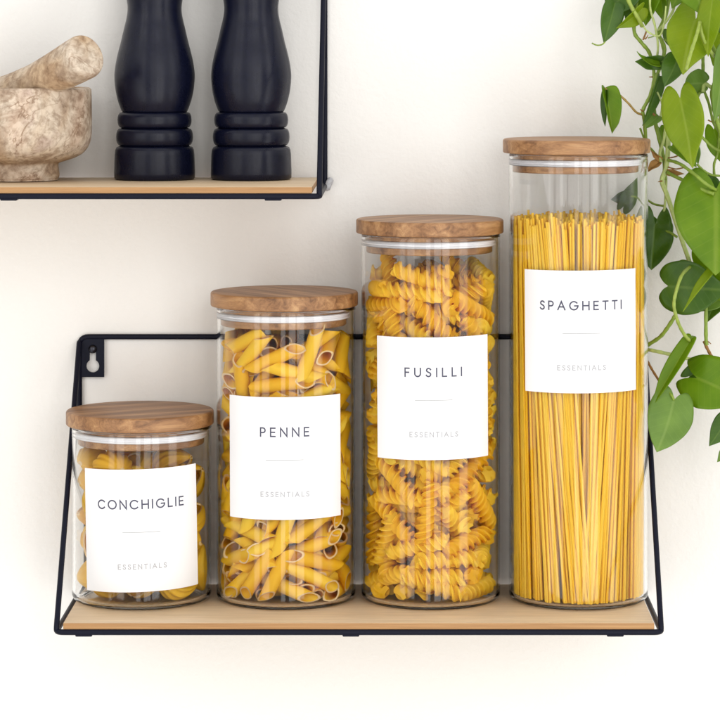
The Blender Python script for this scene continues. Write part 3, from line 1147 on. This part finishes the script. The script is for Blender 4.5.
FUSILLI_CORE = """242 116 93 301 -312 177 -176
18 261 89 480 37 10 133
-297 153 247 128 -354 -12 -329
136 248 248 360 223 -232 -131
-133 321 152 95 98 -481 6
220 269 334 414 218 -80 -156
17 288 314 202 -25 436 135
12 386 332 209 177 323 -266
208 279 570 408 237 -54 -156
-49 102 333 471 -124 29 110
-225 281 318 53 200 -406 206
-47 378 473 67 254 86 -416
-271 237 491 63 233 -399 180
8 127 472 207 329 -301 -91
-15 356 702 58 -92 302 383
-193 171 628 309 358 145 -70
23 298 649 88 -152 120 452
53 166 564 360 123 222 237
-33 378 910 58 427 -21 252
9 111 724 165 441 30 164
-223 196 907 235 -358 -4 258
11 189 847 271 -322 17 -270
234 305 813 274 168 347 -161
143 353 1008 350 78 340 -76
8 166 1010 209 400 -187 106
68 295 971 62 402 25 -290
-7 -83 1035 469 -38 -113 -124
-221 310 1004 193 193 193 -372
-18 54 994 74 -112 -223 427
143 262 1102 29 408 -12 -288
-128 355 967 57 -423 -84 -246
-161 39 1097 226 -351 222 -164
-104 269 1115 322 284 -162 199
-26 15 1128 285 -18 136 387
-44 -252 1088 243 434 -46 -30
-282 259 1090 270 91 307 -274
-148 -78 1207 206 34 62 450
233 128 941 4 352 -180 305
193 158 1184 373 127 161 262
-88 145 1205 188 -460 46 -30
103 -328 1157 47 -98 119 -473
-197 -221 1192 207 378 -191 -166
80 -337 1274 177 -16 467 -11
35 352 1304 48 -96 -296 -388
141 -108 1250 50 -81 68 -486
234 300 1468 133 236 322 -271
-77 351 1226 125 -91 -273 -390
12 34 1467 130 -249 262 -320
-46 -280 1337 120 460 -143 58
187 -196 1408 19 289 -405 -39
-73 -373 1467 178 -206 249 337
-191 40 1317 112 234 404 139
-22 -257 1462 380 -56 -164 -275
-100 48 1518 149 -215 292 -310
-77 126 1371 65 132 -419 229
27 11 1273 183 -455 11 -100
-36 283 1362 69 -41 490 -55
69 171 1620 369 273 -162 -115
247 -112 1481 280 -281 -104 286
-50 -182 1557 19 30 -39 497
29 351 1512 396 299 -60 20
157 66 1426 233 192 -257 -304
13 -102 1396 361 235 -199 -156
-247 286 1410 47 -281 197 361
157 203 1530 48 -144 -321 352
7 10 1604 199 430 -96 -125
-163 304 1637 483 9 60 115
56 -297 1597 -43 181 273 375
5 42 1726 54 -136 -469 -92
-150 -2 1712 231 -30 -375 234
77 -230 1706 123 384 292 42
-126 215 1749 77 -51 -479 111
264 -17 1704 36 393 256 170
138 256 1723 56 135 143 456
-251 48 1630 291 30 110 -390
102 332 1682 224 438 -21 -86
-180 303 1915 62 133 -298 -374
-39 355 1847 84 53 354 -339
-230 265 2020 277 -373 -179 45
242 259 1931 143 -146 -452 61
43 226 2032 69 326 372 -26
199 289 2083 193 432 -73 -145
-110 93 1888 302 5 -146 -371
-99 248 2074 374 242 74 215
-300 18 2005 193 258 165 345"""
CONCH_CORE = """-85 41 209 119 -393 57 279
-150 269 213 321 -127 342 119
193 186 157 193 -103 -44 -447
-125 -272 314 84 35 305 -385
7 310 211 324 142 324 -142
7 306 396 462 159 33 103
28 26 440 350 93 111 -326
-143 237 512 160 -362 256 -168
197 223 554 375 116 -61 304
137 -237 380 14 -420 266 51
-181 253 772 115 61 -265 404
36 316 663 347 271 10 -236
169 -219 624 46 141 418 230
40 63 642 150 -3 -167 447
-32 -332 562 141 285 -161 351
-96 -115 528 165 262 -289 266"""
def core(name, jar, data, me, label, size=1.0):
    """the pieces packed behind the ones against the glass, which nobody could count: one object"""
    vs, fs, mi = [], [], []
    polys = [(tuple(p.vertices), p.material_index) for p in me.polygons]
    for d in unpack(data):
        m = Matrix.LocRotScale(Vector(d[:3])*1e-4, Quaternion([q/500 for q in d[3:]]).normalized(), Vector((size,)*3))
        b = len(vs); vs.extend(m @ v.co for v in me.vertices)
        for f, k in polys: fs.append(tuple(i+b for i in f)); mi.append(k)
    if not vs: return
    o = add(name, vs, fs, list(me.materials), None, mi, angle=50); o.location = jar.location
    tag(o, label, 'pasta', kind='stuff')
def zoner(jar, what, jarname, z0, z1):
    def f(p):
        where = 'above' if p.z > z1 else 'below' if p.z < z0 else 'beside'
        return '%s, lying behind the glass %s the %s label' % (what, where, jarname)
    return f
pour('penne_tube', JP, PENNE, [proto('penne_tube', penne_mesh(L=.0405+dl, bend=bd), [M['penne'], M['cut']]) for dl, bd in ((0, 0), (.0012, 1.2), (-.001, -1.0), (.0004, 2.0))],
     zoner(JP, 'yellow penne tube with oblique cut ends', 'PENNE', .061, .141), 'pasta', 'penne tubes in the penne jar', 1.05)
pour('fusilli_spiral', JF, FUSILLI, [proto('fusilli_spiral', fusilli_mesh(L=.036+dl, turns=tt, seed=sd), [M['fusilli'], M['fusilli']]) for dl, tt, sd in ((0, 2.5, 0), (.002, 2.7, 1.3), (-.002, 2.3, 2.9), (.001, 2.4, 4.4))],
     zoner(JF, 'twisted yellow fusilli spiral', 'FUSILLI', .101, .181), 'pasta', 'fusilli spirals in the fusilli jar', 1.11)
pour('pasta_shell', JC, CONCH, [proto('pasta_shell', conch_mesh(L=.032+dl), [M['conch'], M['conchcut']]) for dl in (0, .002, -.002)],
     zoner(JC, 'amber ridged pasta shell with a curled lip', 'CONCHIGLIE', .013, .093), 'pasta', 'pasta shells in the conchiglie jar', 1.06)

core('penne', JP, PENNE_CORE, bpy.data.meshes['penne_tube'], 'penne packed out of reach in the middle of the PENNE jar', 1.05)
core('fusilli', JF, FUSILLI_CORE, bpy.data.meshes['fusilli_spiral'], 'fusilli packed out of reach in the middle of the FUSILLI jar', 1.11)
core('conchiglie', JC, CONCH_CORE, bpy.data.meshes['pasta_shell'], 'pasta shells packed out of reach in the middle of the CONCHIGLIE jar', 1.06)

# spaghetti: strands standing in the jar, splayed at the top, a dark gap between two leaning sheaves
def strand_mesh(bend, ph, n=8, seg=6, ln=1.0, r=.00090):
    pts = []
    for i in range(seg+1):
        u = i/seg
        s = bend*4*u*(1-u)
        pts.append((s*math.cos(ph), s*math.sin(ph), u*ln))
    return tube(pts, r, n)
SEEN = set([1,2,3,4,5,6,7,8,9,10,11,12,13,14,15,16,17,18,19,20,21,22,23,24,25,26,27,28,29,30,31,32,33,34,35,38,44,57,71,80,82,98,102,106,107,109,110,112,113,114,115,116,117,118,119,120,121,122,123,124,125,126,127,128,129,130,131,132,133,134,135,136,137,138,139,140,141,142,143,144,145,146,148,149,150,151,153,155,156,157,158,159,160,161,162,163,164,165,166,167,168,171,173,189,194,211,222,224,244,248,249,251,252,253,254,255,256,257,258,259,260,261,262,263,264,265,266,267,268,269,270,272,273,275,276,277,278,279,280,282,283,284,285,286,287,288,289,290,291,292,293,294,295,296,297,301,318,320,321,338,349,363,366,370,378,383,385,386,388,389,390,391,393,394,395,396,397,398,399,402,404,405,406,407,408,411,412,413,416,417,418,420,422,423,425,427,437,458,463,472,479,494,508,514,516,517,518,519,520,521,522,523,524,525,526,527,528,530,531,534,535,536,545,546,549,552,553,554,577,578,610,619,626,627,629,631,632,635,636,638,645,646,647,648,649,650,651,652,653,654,663,665,667,669,679,701,704,721,742,744,745,747,748,752,753,757])
def spaghetti():
    rnd = random.Random(21)
    meshes = []
    for k in range(6):
        vs, fs = strand_mesh(rnd.uniform(.0002, .0010), rnd.random()*6.28, ln=.2575)
        me = bpy.data.meshes.new('spaghetti_strand'); me.from_pydata([tuple(v) for v in vs], [], fs); me.materials.append(M['spag'])
        me.polygons.foreach_set('use_smooth', [True]*len(fs)); me.set_sharp_from_angle(angle=R(60)); me.update(); meshes.append(me)
    layers = [.0437-.0018*i for i in range(24)]
    mass_v, mass_f = [], []
    idx = 0
    for li, rr in enumerate(layers):
        n = int(2*pi*rr/.00185)
        for k in range(n):
            a = 2*pi*k/n+li*.37+rnd.uniform(-.4, .4)*.0018/rr        # 0: facing the camera
            a = (a+pi) % (2*pi)-pi
            r_t = rr-abs(rnd.gauss(0, .0006)); r_b = rr-.0005-abs(rnd.gauss(0, .0006))
            # sheaves: tops splay away from the front seam, feet gather towards it
            front = max(0, math.cos(a))
            sheaf = math.sin(5.3*a+1.0)*.085+math.sin(12*a+li*1.7)*.05
            depth = max(0, 1-li/5)
            a_t = a+front*depth*(.27*math.copysign(1, a+.03)*math.exp(-abs(a+.03)*1.5))+rnd.gauss(0, .045)
            a_b = a+sheaf*.5+rnd.gauss(0, .06)+(.52*math.exp(-((a+.60)/.45)**2)-.32*math.exp(-((a-.60)/.45)**2))*max(0, 1-li/7)
            if li > 5: a_b = a+rnd.gauss(0, .04)
            h = rnd.gauss(0, .0024)
            top = Vector((r_t*math.sin(a_t), -r_t*math.cos(a_t), .2555+h)); foot = Vector((r_b*math.sin(a_b), -r_b*math.cos(a_b), .0038+abs(rnd.gauss(0, .0005))))
            mid = (top+foot)/2
            if li < 4 and abs(a+.03) < .055-.008*li: idx += 1; continue
            d = top-foot
            q = Vector((0, 0, 1)).rotation_difference(d.normalized())
            spin = Quaternion((0, 0, 1), rnd.random()*6.28)
            mk = rnd.randrange(6)
            if idx in SEEN:
                o = bpy.data.objects.new('spaghetti_strand', meshes[mk]); C.objects.link(o)
                o.location = JS.location+foot; o.rotation_mode = 'QUATERNION'; o.rotation_quaternion = q @ spin
                o.scale = (1, 1, d.length/.2575)
                o['idx'] = idx
                tag(o, 'thin straight strand of yellow spaghetti standing in the tallest jar', 'pasta', 'spaghetti strands in the tallest jar')
            else:
                vs, fs = tube([foot, (foot+top)/2, top], .00090, 6)
                b = len(mass_v); mass_v.extend(vs); mass_f.extend(tuple(i+b for i in f) for f in fs)
            idx += 1
    o = add('spaghetti', mass_v, mass_f, M['spag']); o.location = JS.location
    tag(o, 'dense core of spaghetti strands inside the tallest jar', 'pasta', kind='stuff')
spaghetti()

# ---------------------------------------------------------------- pepper mills and mortar on the upper shelf
PXM = .00068
def pepper_mill(cx, label, rot):
    y = .018
    k = (DC+y)/F
    t = thing('pepper_mill', (P(cx, 0, y).x, y, Z2+.0003), label, 'pepper mill', 'black pepper mills')
    zz = lambda py: (180.3-py)*k
    rr = lambda px: px*k
    base = [(0, 0), (rr(38.5), 0), (rr(40.2), .0008), (rr(40.4), zz(174)), (rr(39.8), zz(156)), (rr(39.2), zz(151)), (rr(38), zz(148.4)), (rr(35.2), zz(147.2)),
            (rr(34.4), zz(146.8))]
    def ringp(y0, y1, rmax, rg):
        out = []
        for i in range(9):
            a = -90+180*i/8
            out.append((rr(rg+(rmax-rg)*max(0, math.cos(R(a)))**.75), zz((y0+y1)/2)+(zz(y1)-zz(y0))/2*math.sin(R(a))))
        return out
    base += ringp(146.6, 129.6, 38.4, 34.2)+ringp(129.0, 113.4, 37.0, 32.6)+[(rr(32.0), zz(112.9)), (0, zz(112.9))]
    vs, fs = lathe(base, 112)
    add('mill_base', vs, fs, M['mill'], t, angle=70)
    pts = [(32.6, 112.6), (34.2, 109), (36.6, 102), (39.0, 91), (40.1, 78), (39.3, 68), (37.2, 57), (33.6, 43), (30.6, 30), (28.2, 20), (27.0, 11), (27.6, 3), (29.6, -5), (32.2, -12), (33.6, -19), (33.2, -24), (31, -27)]
    sm = smooth_line([(rr(a), zz(b), 0) for a, b in pts], 5)
    vs, fs = lathe([(0, zz(112.7))]+[(p[0], p[1]) for p in sm]+[(0, zz(-27))], 112)
    b = add('mill_body', vs, fs, M['mill'], t, angle=70)
    hp = [(0, -27.6), (30, -27.6), (32, -31), (30, -35), (26, -38), (25, -41), (29, -49), (33, -60), (34, -70), (32, -82), (26, -93), (16, -101), (0, -104)]
    sm = smooth_line([(rr(a), zz(b), 0) for a, b in hp], 4)
    vs, fs = lathe([(max(p[0], 0), p[1]) for p in sm], 96)
    add('mill_head', vs, fs, M['mill'], t, angle=70)
    t.rotation_euler = (0, 0, rot)
pepper_mill(154.6, 'black pepper mill nearer the stone mortar', 0)
pepper_mill(251.2, 'black pepper mill next to the side wires of the shelf', 1.3)

y0 = .002
k0 = (DC+y0)/F
mo = thing('mortar', (P(17, 0, y0).x, y0, Z2+.0003), 'round mottled beige stone mortar on the upper shelf', 'mortar')
out = [(0, 0), (.0250, 0), (.0278, .0010), (.0288, .0035), (.0284, .0075), (.0280, .0100), (.0288, .0118), (.0330, .0132), (.0390, .0152), (.0445, .0182), (.0480, .0222), (.0500, .0272), (.0507, .0335), (.0507, .045), (.0504, .0600), (.0498, .0622), (.0484, .0631), (.0462, .0629), (.0448, .0618),
       (.0435, .052), (.0400, .036), (.0300, .022), (.015, .0165), (0, .0155)]
sm = smooth_line([(a, b, 0) for a, b in out], 4)
vs, fs = lathe([(max(p[0], 0), p[1]) for p in sm], 128)
rn = random.Random(4)
add('stone_bowl', vs, fs, M['marble'], mo, angle=60)
e = P(82, 58, -.050); i0 = P(-8, 108, .012)
pe_len = (e-i0).length
axis = (e-i0).normalized()
pe = thing('pestle', i0, 'mottled beige stone pestle leaning in the mortar', 'pestle')
pp = [(0, 0), (.010, .001), (.0155, .006), (.0165, .016), (.0150, .03), (.0136, .05), (.0135, .062), (.0140, .080), (.0147, .094)]
s = pe_len+.006
pr = [(r, z*s/.11) for r, z in pp]+[(.0150, s-.0065), (.0149, s-.0034), (.0138, s-.0008), (.0110, s), (0, s+.0004)]
sm = smooth_line([(a, b, 0) for a, b in pr], 4)
vs, fs = lathe([(max(p[0], 0), p[1]) for p in sm], 64)
add('pestle_body', vs, fs, M['marble'], pe, angle=60)
pe.rotation_mode = 'QUATERNION'; pe.rotation_quaternion = Vector((0, 0, 1)).rotation_difference(axis)

# ---------------------------------------------------------------- trailing plant
plant = thing('trailing_plant', P(690, -40, .0), 'green trailing plant with heart shaped leaves hanging beside the tallest jar', 'plant')
PO = plant.location.copy()
def stem(name, pts, r, m, parent=None, n=8, taper=None):
    """pts: (px, py, depth)"""
    l = smooth_line([P(*p) for p in pts], 6)
    rad = [r*(1+.10*math.sin(i*1.9)) for i in range(len(l))] if taper is None else [r+(taper-r)*i/(len(l)-1) for i in range(len(l))]
    vs, fs = tube([Vector(p)-PO for p in l], rad, n)
    return add(name, vs, fs, M[m], parent or plant)
def leaf(base, tip, width, m, roll=0, fold=.25, curl=.15, lobe=.22, tail=.10, wave=.04, pet=None, petr=.0008, petm='stem', skew=0.0, blunt=.75, label=None):
    """base, tip: (px, py, depth); width px; roll turns the blade about its midrib; fold lifts the two halves; curl bends the tip back"""
    b = P(*base); t = P(*tip)
    X = t-b; L = X.length; X.normalize()
    view = (Vector((0, -DC, ZC))-(b+t)/2).normalized()
    Nn = (view-X*view.dot(X)).normalized()
    Nn = Matrix.Rotation(R(roll), 3, X) @ Nn
    Y = Nn.cross(X)
    W = width*DC/F/2
    nu, nv = 34, 14
    tw = .70-.40*blunt
    # half outline: attachment, rounded basal lobe, widest part, tip
    ol = smooth_line([(0, 0, 0), (-lobe*.62, .16, 0), (-lobe, .46, 0), (-lobe*.45+.02, .80, 0), (.14, .97, 0), (.32, 1.0, 0), (.56, .84, 0), (.80, tw, 0), (.93, tw*.36, 0), (1, 0, 0)], 10)
    vs, uvs = [], []
    for i in range(nu+1):
        t = i/nu*(len(ol)-1); k = min(int(t), len(ol)-2); f = t-k
        ex, ey = (ol[k][q]*(1-f)+ol[k+1][q]*f for q in (0, 1))
        u = (i/nu)**1.25
        for j in range(nv+1):
            v = j/nv*2-1; av = abs(v)
            x = (u+(ex-u)*av**1.15)
            wy = ey*av*(1 if v > 0 else -1)
            uu = max(0, x)
            y = wy*W+skew*W*math.sin(uu*pi)
            z = fold*av**1.2*ey*W - curl*L*(x-.3)**2 + wave*W*math.sin(x*9+v*2.4)*av*ey
            vs.append(b-PO+X*(x*L)+Y*y+Nn*z); uvs.append((x, wy*.5+.5))
    fs = []
    for i in range(nu):
        for j in range(nv):
            a = i*(nv+1)+j
            fs.append((a, a+nv+1, a+nv+2, a+1))
    o = add('leaf', vs, fs, M[m], plant)
    uvl = o.data.uv_layers.new(name='UVMap')
    for lp in o.data.loops: uvl.data[lp.index].uv = uvs[lp.vertex_index]
    md = o.modifiers.new('thickness', 'SOLIDIFY'); md.thickness = .00045; md.offset = 0
    if label: o['label'] = label
    if pet: stem('petiole', list(pet)+[base], petr, petm, o, 7)
    return o
# stems
stem('vine', [(640, -30, .01), (637, 0, .01), (634, 30, .01), (641, 42, .01), (649, 52, .012), (653, 66, .014), (654, 80, .014), (650, 96, .012), (643, 110, .010), (644, 118, .01), (646, 140, .02)], .0013, 'stem')
stem('vine', [(672, -30, .015), (667, 10, .015), (659, 32, .015), (662, 42, .012), (664, 55, .012), (657, 76, .012), (654, 95, .014), (655, 120, .016), (660, 142, .018), (664, 160, .018), (665, 180, .016)], .0014, 'stem')
stem('vine', [(668, 128, .012), (668, 150, .012), (666, 168, .012), (662, 181, .012), (667, 195, .012), (676, 222, .010), (684, 246, .008), (690, 263, .004)], .0018, 'pale', taper=.0015)
stem('vine', [(666, 165, .02), (666, 190, .02), (664, 212, .022), (661, 222, .022), (656, 226, .022)], .0009, 'pale')
stem('vine', [(716, -30, .0), (712, 10, .0), (707, 30, .0), (716, 55, .0), (719, 72, 0), (712, 92, 0), (716, 118, 0), (722, 140, 0), (726, 170, 0)], .0014, 'stem')
stem('vine', [(707, 285, .0), (706, 310, .0), (706, 338, .0), (707, 345, 0)], .0013, 'stem')
stem('vine', [(704, 341, .002), (708, 350, .002), (714, 359, .004), (726, 366, .01)], .0011, 'brown')
stem('vine', [(675, 316, -.004), (668, 327, .0), (660, 337, .006), (648, 345, .014), (640, 352, .03)], .0014, 'stem')
stem('vine', [(640, 348, .03), (650, 350, .014), (664, 353, .008), (685, 358, .006), (702, 363, .006), (722, 372, .012)], .0013, 'pale')
stem('vine', [(646, 358, .02), (650, 366, .014), (656, 376, .010), (663, 386, .008)], .0009, 'brown')
stem('vine', [(719, 60, .01), (720, 110, .01), (718, 150, .01), (714, 165, .01), (715, 182, .01)], .0009, 'stem')
stem('vine', [(648, 108, .012), (651, 112, .012), (655, 116, .012)], .0010, 'brown')
stem('vine', [(703, 92, .004), (705, 84, .004), (714, 88, .002), (726, 84, .002)], .0014, 'pale')
stem('tendril', [(639, 16, .0), (646, 30, .0), (659, 36, .0), (664, 24, .0), (666, 6, .0)], .0006, 'pale')
stem('tendril', [(643, 40, .008), (645, 35, .008), (647, 30, .008)], .0006, 'brown')
stem('tendril', [(648, 38, .008), (654, 36, .008), (659, 32, .008)], .0004, 'stem')
stem('tendril', [(664, 39, .012), (672, 46, .012), (677, 54, .012), (679, 60, .012)], .0007, 'stem')
stem('tendril', [(668, 158, .01), (674, 157, .008), (680, 155, .006)], .0005, 'brown')
stem('tendril', [(668, 167, .01), (676, 169, .008), (686, 167, .006)], .0005, 'brown')
stem('tendril', [(718, 120, .004), (713, 122, .004), (708, 120, .004)], .0005, 'brown')
stem('tendril', [(700, 92, .006), (694, 106, .006), (690, 122, .006), (697, 132, .006)], .0010, 'stem')
stem('tendril', [(703, 88, .004), (709, 104, .004), (714, 124, .004), (722, 134, .004)], .0010, 'stem')
stem('tendril', [(693, 128, .004), (703, 138, .004), (714, 148, .004), (726, 153, .004)], .0010, 'stem')
stem('tendril', [(652, -20, .004), (650, 6, .004), (655, 26, .004), (658, 46, .006), (656, 62, .008)], .0008, 'pale')
stem('tendril', [(677, -20, .008), (674, 8, .008), (664, 24, .008), (658, 30, .010)], .0009, 'pale')
stem('tendril', [(666, 122, .010), (664, 140, .012), (660, 152, .014), (661, 162, .014)], .0011, 'pale')
stem('tendril', [(640, 128, .02), (646, 142, .02), (654, 152, .018), (662, 160, .016)], .0007, 'stem')
stem('tendril', [(657, 92, .010), (662, 104, .010), (660, 118, .012)], .0007, 'pale')
for nx, ny, nz, dx, dy in ((645, 39, .008, 3, -4), (653, 77, .014, -4, 0), (643, 111, .008, -3, -2), (655, 118, .016, 4, 2), (664, 160, .016, 5, -2), (688, 262, .004, 5, 3), (717, 118, .0, -4, 3), (706, 341, .0, 5, 3), (662, 181, .010, -4, 1)):
    stem('rootlet', [(nx, ny, nz), (nx+dx*.6, ny+dy*.4, nz-.001), (nx+dx, ny+dy, nz-.002)], .0006, 'brown', taper=.0002)
# withered sheath at the node beside the lid
leaf((661, 161, .016), (645, 172, .018), 9, 'dry', roll=30, fold=.6, curl=.3, lobe=.0, wave=.25, label='withered brown leaf')
leaf((662, 160, .014), (650, 151, .016), 6, 'dry', roll=-30, fold=.6, curl=.3, lobe=.0, wave=.25, label='withered brown leaf')
leaf((666, 172, .012), (684, 174, .006), 7, 'dry', roll=10, fold=.4, curl=.1, lobe=.0, wave=.2, label='withered brown leaf')
# top of the frame
leaf((615, 3, .0), (604.5, 43, -.006), 24, 'leafC', roll=-18, fold=.22, curl=.10, lobe=.06, tail=.06, blunt=.62)
stem('tendril', [(605, 42, -.006), (602, 44.5, -.007), (597, 45.2, -.008), (592, 43.2, -.009)], .0005, 'stem')
leaf((630, -14, .006), (606, 16, .002), 36, 'leafC', roll=20, fold=.15, curl=.2, lobe=.12)
leaf((640, -8, .014), (628, 26, .016), 30, 'leafC', roll=-25, fold=.2, curl=.2, lobe=.15)
leaf((655, -14, .012), (644, 25, .008), 26, 'leafB', roll=35, fold=.3, curl=.15, lobe=.1, blunt=.5)
leaf((643, 8, .0), (619, 29.5, -.008), 19, 'leafA', roll=-40, fold=.5, curl=.25, lobe=.1)
stem('petiole', [(625, -8, -.006), (631, 6, -.008), (638, 18, -.006), (642, 26, .0)], .0014, 'leafstalk')
leaf((661, -6, .016), (664, 24, .018), 17, 'leafB', roll=40, fold=.4, curl=.15, lobe=.05)
leaf((661, 61, .006), (634, 60, .0), 17, 'leafC', roll=-28, fold=.55, curl=-.25, lobe=.05, wave=.10)
leaf((659, 66, .004), (632, 57, -.006), 9, 'leafB', roll=50, fold=.5, curl=-.55, lobe=.0, tail=.02)
stem('petiole', [(661, 38, .012), (665, 48, .010), (663, 58, .008), (659, 64, .006)], .0010, 'stem')
leaf((605, 88, .004), (613, 133, -.006), 22, 'leafB', roll=-38, fold=.85, curl=.06, lobe=.03, blunt=.34, tail=.02,
     pet=[(643, 115, .010), (636, 112, .006), (628, 103, .002), (619, 95, .002), (611, 93, .004)], petr=.0008, petm='brownstalk')
leaf((606, 90, .002), (604, 126, -.004), 9, 'leafC', roll=35, fold=.5, curl=.1, lobe=.0, blunt=.5)
# the big pale heart at the top and its neighbours
leaf((696, 19, -.004), (684, 73, -.026), 50, 'leafA', roll=-8, fold=.12, curl=.14, lobe=.34, wave=.05, blunt=.85, skew=-.10)
leaf((690, -28, -.012), (703, 16, -.020), 38, 'leafB', roll=12, fold=.12, curl=.25, lobe=.3)
leaf((712, 2, -.022), (706, 56, -.026), 26, 'leafA', roll=25, fold=.2, curl=.2, lobe=.3)
leaf((726, -20, .01), (718, 26, .01), 22, 'leafD', roll=-20, fold=.2, curl=.2, lobe=.2)
stem('petiole', [(700, 22, -.022), (697, 34, -.030), (691, 52, -.034), (686, 70, -.030)], .0013, 'leafstalk')
stem('petiole', [(700, 23, -.020), (702, 34, -.026), (707, 46, -.020), (714, 56, -.008)], .0012, 'leafstalk')
stem('vine', [(702, 46, .010), (703, 62, .008), (703, 80, .006)], .0012, 'stem')
leaf((678, 57, .0), (664, 86, -.006), 25, 'leafC', roll=22, fold=.3, curl=.12, lobe=.1, blunt=.6, skew=.1)
leaf((704, 83, .004), (682, 84, -.002), 27, 'leafD', roll=-20, fold=-.35, curl=-.4, lobe=.2, blunt=.5, wave=.08)
leaf((660, 76, .012), (644, 126, .004), 15, 'leafC', roll=-48, fold=.55, curl=.08, lobe=.02, blunt=.6)
leaf((659, 116, .012), (645, 128, .006), 14, 'leafD', roll=30, fold=.4, curl=.1, lobe=.0, blunt=.6)
leaf((680, 98, -.010), (692, 168, -.026), 42, 'leafA', roll=12, fold=.26, curl=.10, lobe=.20, tail=.08, blunt=.85, skew=.05)
leaf((672, 146, .004), (697, 166, -.004), 22, 'leafB', roll=-45, fold=.45, curl=.1, lobe=.05, blunt=.5)
leaf((694, 146, .006), (698, 164, .004), 12, 'leafD', roll=20, fold=.2, curl=.1, lobe=.1)
leaf((724, 52, -.006), (716, 122, -.014), 28, 'leafD', roll=-35, fold=.4, curl=.1, lobe=.1, blunt=.6)
# mid height
leaf((716, 190, -.012), (716, 274, -.036), 84, 'leafB', roll=-6, fold=.14, curl=.10, lobe=.26, wave=.04, tail=.06, blunt=.62,
     pet=[(668, 160, .006), (680, 164, -.004), (694, 174, -.014), (706, 184, -.018)], petr=.0012)
leaf((712, 196, .004), (690, 178, .002), 34, 'leafC', roll=10, fold=.15, curl=.15, lobe=.4, blunt=.45)
stem('petiole', [(667, 172, .010), (676, 177, .004), (690, 183, -.006), (703, 190, -.012), (714, 194, -.016)], .0013, 'stem')
stem('petiole', [(697, 164, .0), (703, 170, .0), (712, 175, .0), (724, 176, .0)], .0008, 'stem')
leaf((655, 225, .020), (651, 270, .016), 40, 'leafC', roll=8, fold=.16, curl=.15, lobe=.42, blunt=.6, wave=.10)
leaf((659, 222, .026), (664, 246, .024), 26, 'leafC', roll=-10, fold=.2, curl=.2, lobe=.3, blunt=.5)
stem('petiole', [(664, 230, .018), (671, 233, .014), (677, 237, .010)], .0009, 'stem')
leaf((626, 206, .058-.016), (644, 178, .040), 22, 'leafC', roll=25, fold=.3, curl=.1, lobe=.2)
leaf((634, 196, .040), (612, 200, .042), 16, 'leafC', roll=-20, fold=.3, curl=.1, lobe=.2, pet=[(664, 206, .026), (654, 204, .034), (644, 198, .040)], petr=.0008)
leaf((668, 286, -.002), (730, 291, -.018), 54, 'leafC', roll=8, fold=.14, curl=.14, lobe=.14, wave=.06, tail=.08, blunt=.85)
leaf((694, 264, .004), (724, 302, -.004), 44, 'leafB', roll=28, fold=.2, curl=.12, lobe=.25)
leaf((722, 262, -.022), (682, 311, -.034), 14, 'leafA', roll=58, fold=.6, curl=.04, lobe=.02, tail=.3, blunt=.9)
stem('petiole', [(692, 265, -.006), (682, 275, -.022), (676, 292, -.030), (674, 306, -.028), (678, 322, -.022), (684, 334, -.014), (690, 341, -.010)], .0012, 'leafstalk')
leaf((722, 298, .004), (701, 311, .002), 15, 'leafD', roll=20, fold=.2, curl=.1, lobe=.2)
leaf((694, 336, .0), (691, 348, -.002), 5, 'leafD', roll=10, fold=.3, curl=.1, lobe=.0)
leaf((692, 338, -.008), (647, 413, -.020), 18, 'leafB', roll=34, fold=.5, curl=.05, lobe=.03, tail=.10, blunt=.95)
# the lowest leaves
leaf((674, 400, -.016), (657, 452, -.030), 46, 'leafD', roll=-6, fold=.08, curl=.06, lobe=.20, tail=.06, blunt=.55, wave=.03, skew=.06,
     pet=[(664, 386, -.004), (668, 391, -.012), (672, 396, -.016)], petr=.0009)
leaf((697, 378, -.004), (742, 398, -.022), 56, 'leafB', roll=-8, fold=.12, curl=.10, lobe=.34, tail=.03, blunt=.45)
leaf((690, 376, .006), (712, 362, .002), 22, 'leafC', roll=20, fold=.2, curl=.1, lobe=.3, blunt=.5)
leaf((728, 418, .0), (710, 446, -.008), 24, 'leafC', roll=-15, fold=.25, curl=.15, lobe=.1)
leaf((730, 448, .004), (717, 462, .002), 12, 'leafD', roll=10, fold=.2, curl=.1, lobe=.1)
# more of the crown at the top
leaf((694, -34, .006), (671, 8, .004), 34, 'leafB', roll=15, fold=.2, curl=.15, lobe=.2)
leaf((708, -24, .012), (722, 34, .010), 34, 'leafC', roll=-15, fold=.2, curl=.15, lobe=.2)
leaf((724, 28, .012), (712, 66, .014), 24, 'leafA', roll=20, fold=.25, curl=.15, lobe=.15)
leaf((652, -30, .016), (648, 12, .020), 30, 'leafC', roll=-10, fold=.2, curl=.15, lobe=.2)
leaf((668, 30, .020), (676, 52, .022), 14, 'leafD', roll=25, fold=.3, curl=.15, lobe=.1)
leaf((714, 130, .012), (724, 166, .010), 22, 'leafB', roll=20, fold=.2, curl=.15, lobe=.2)
leaf((660, 128, .022), (668, 150, .022), 12, 'leafB', roll=-25, fold=.35, curl=.1, lobe=.1)
leaf((724, 284, .016), (706, 322, .014), 26, 'leafC', roll=20, fold=.2, curl=.15, lobe=.2)
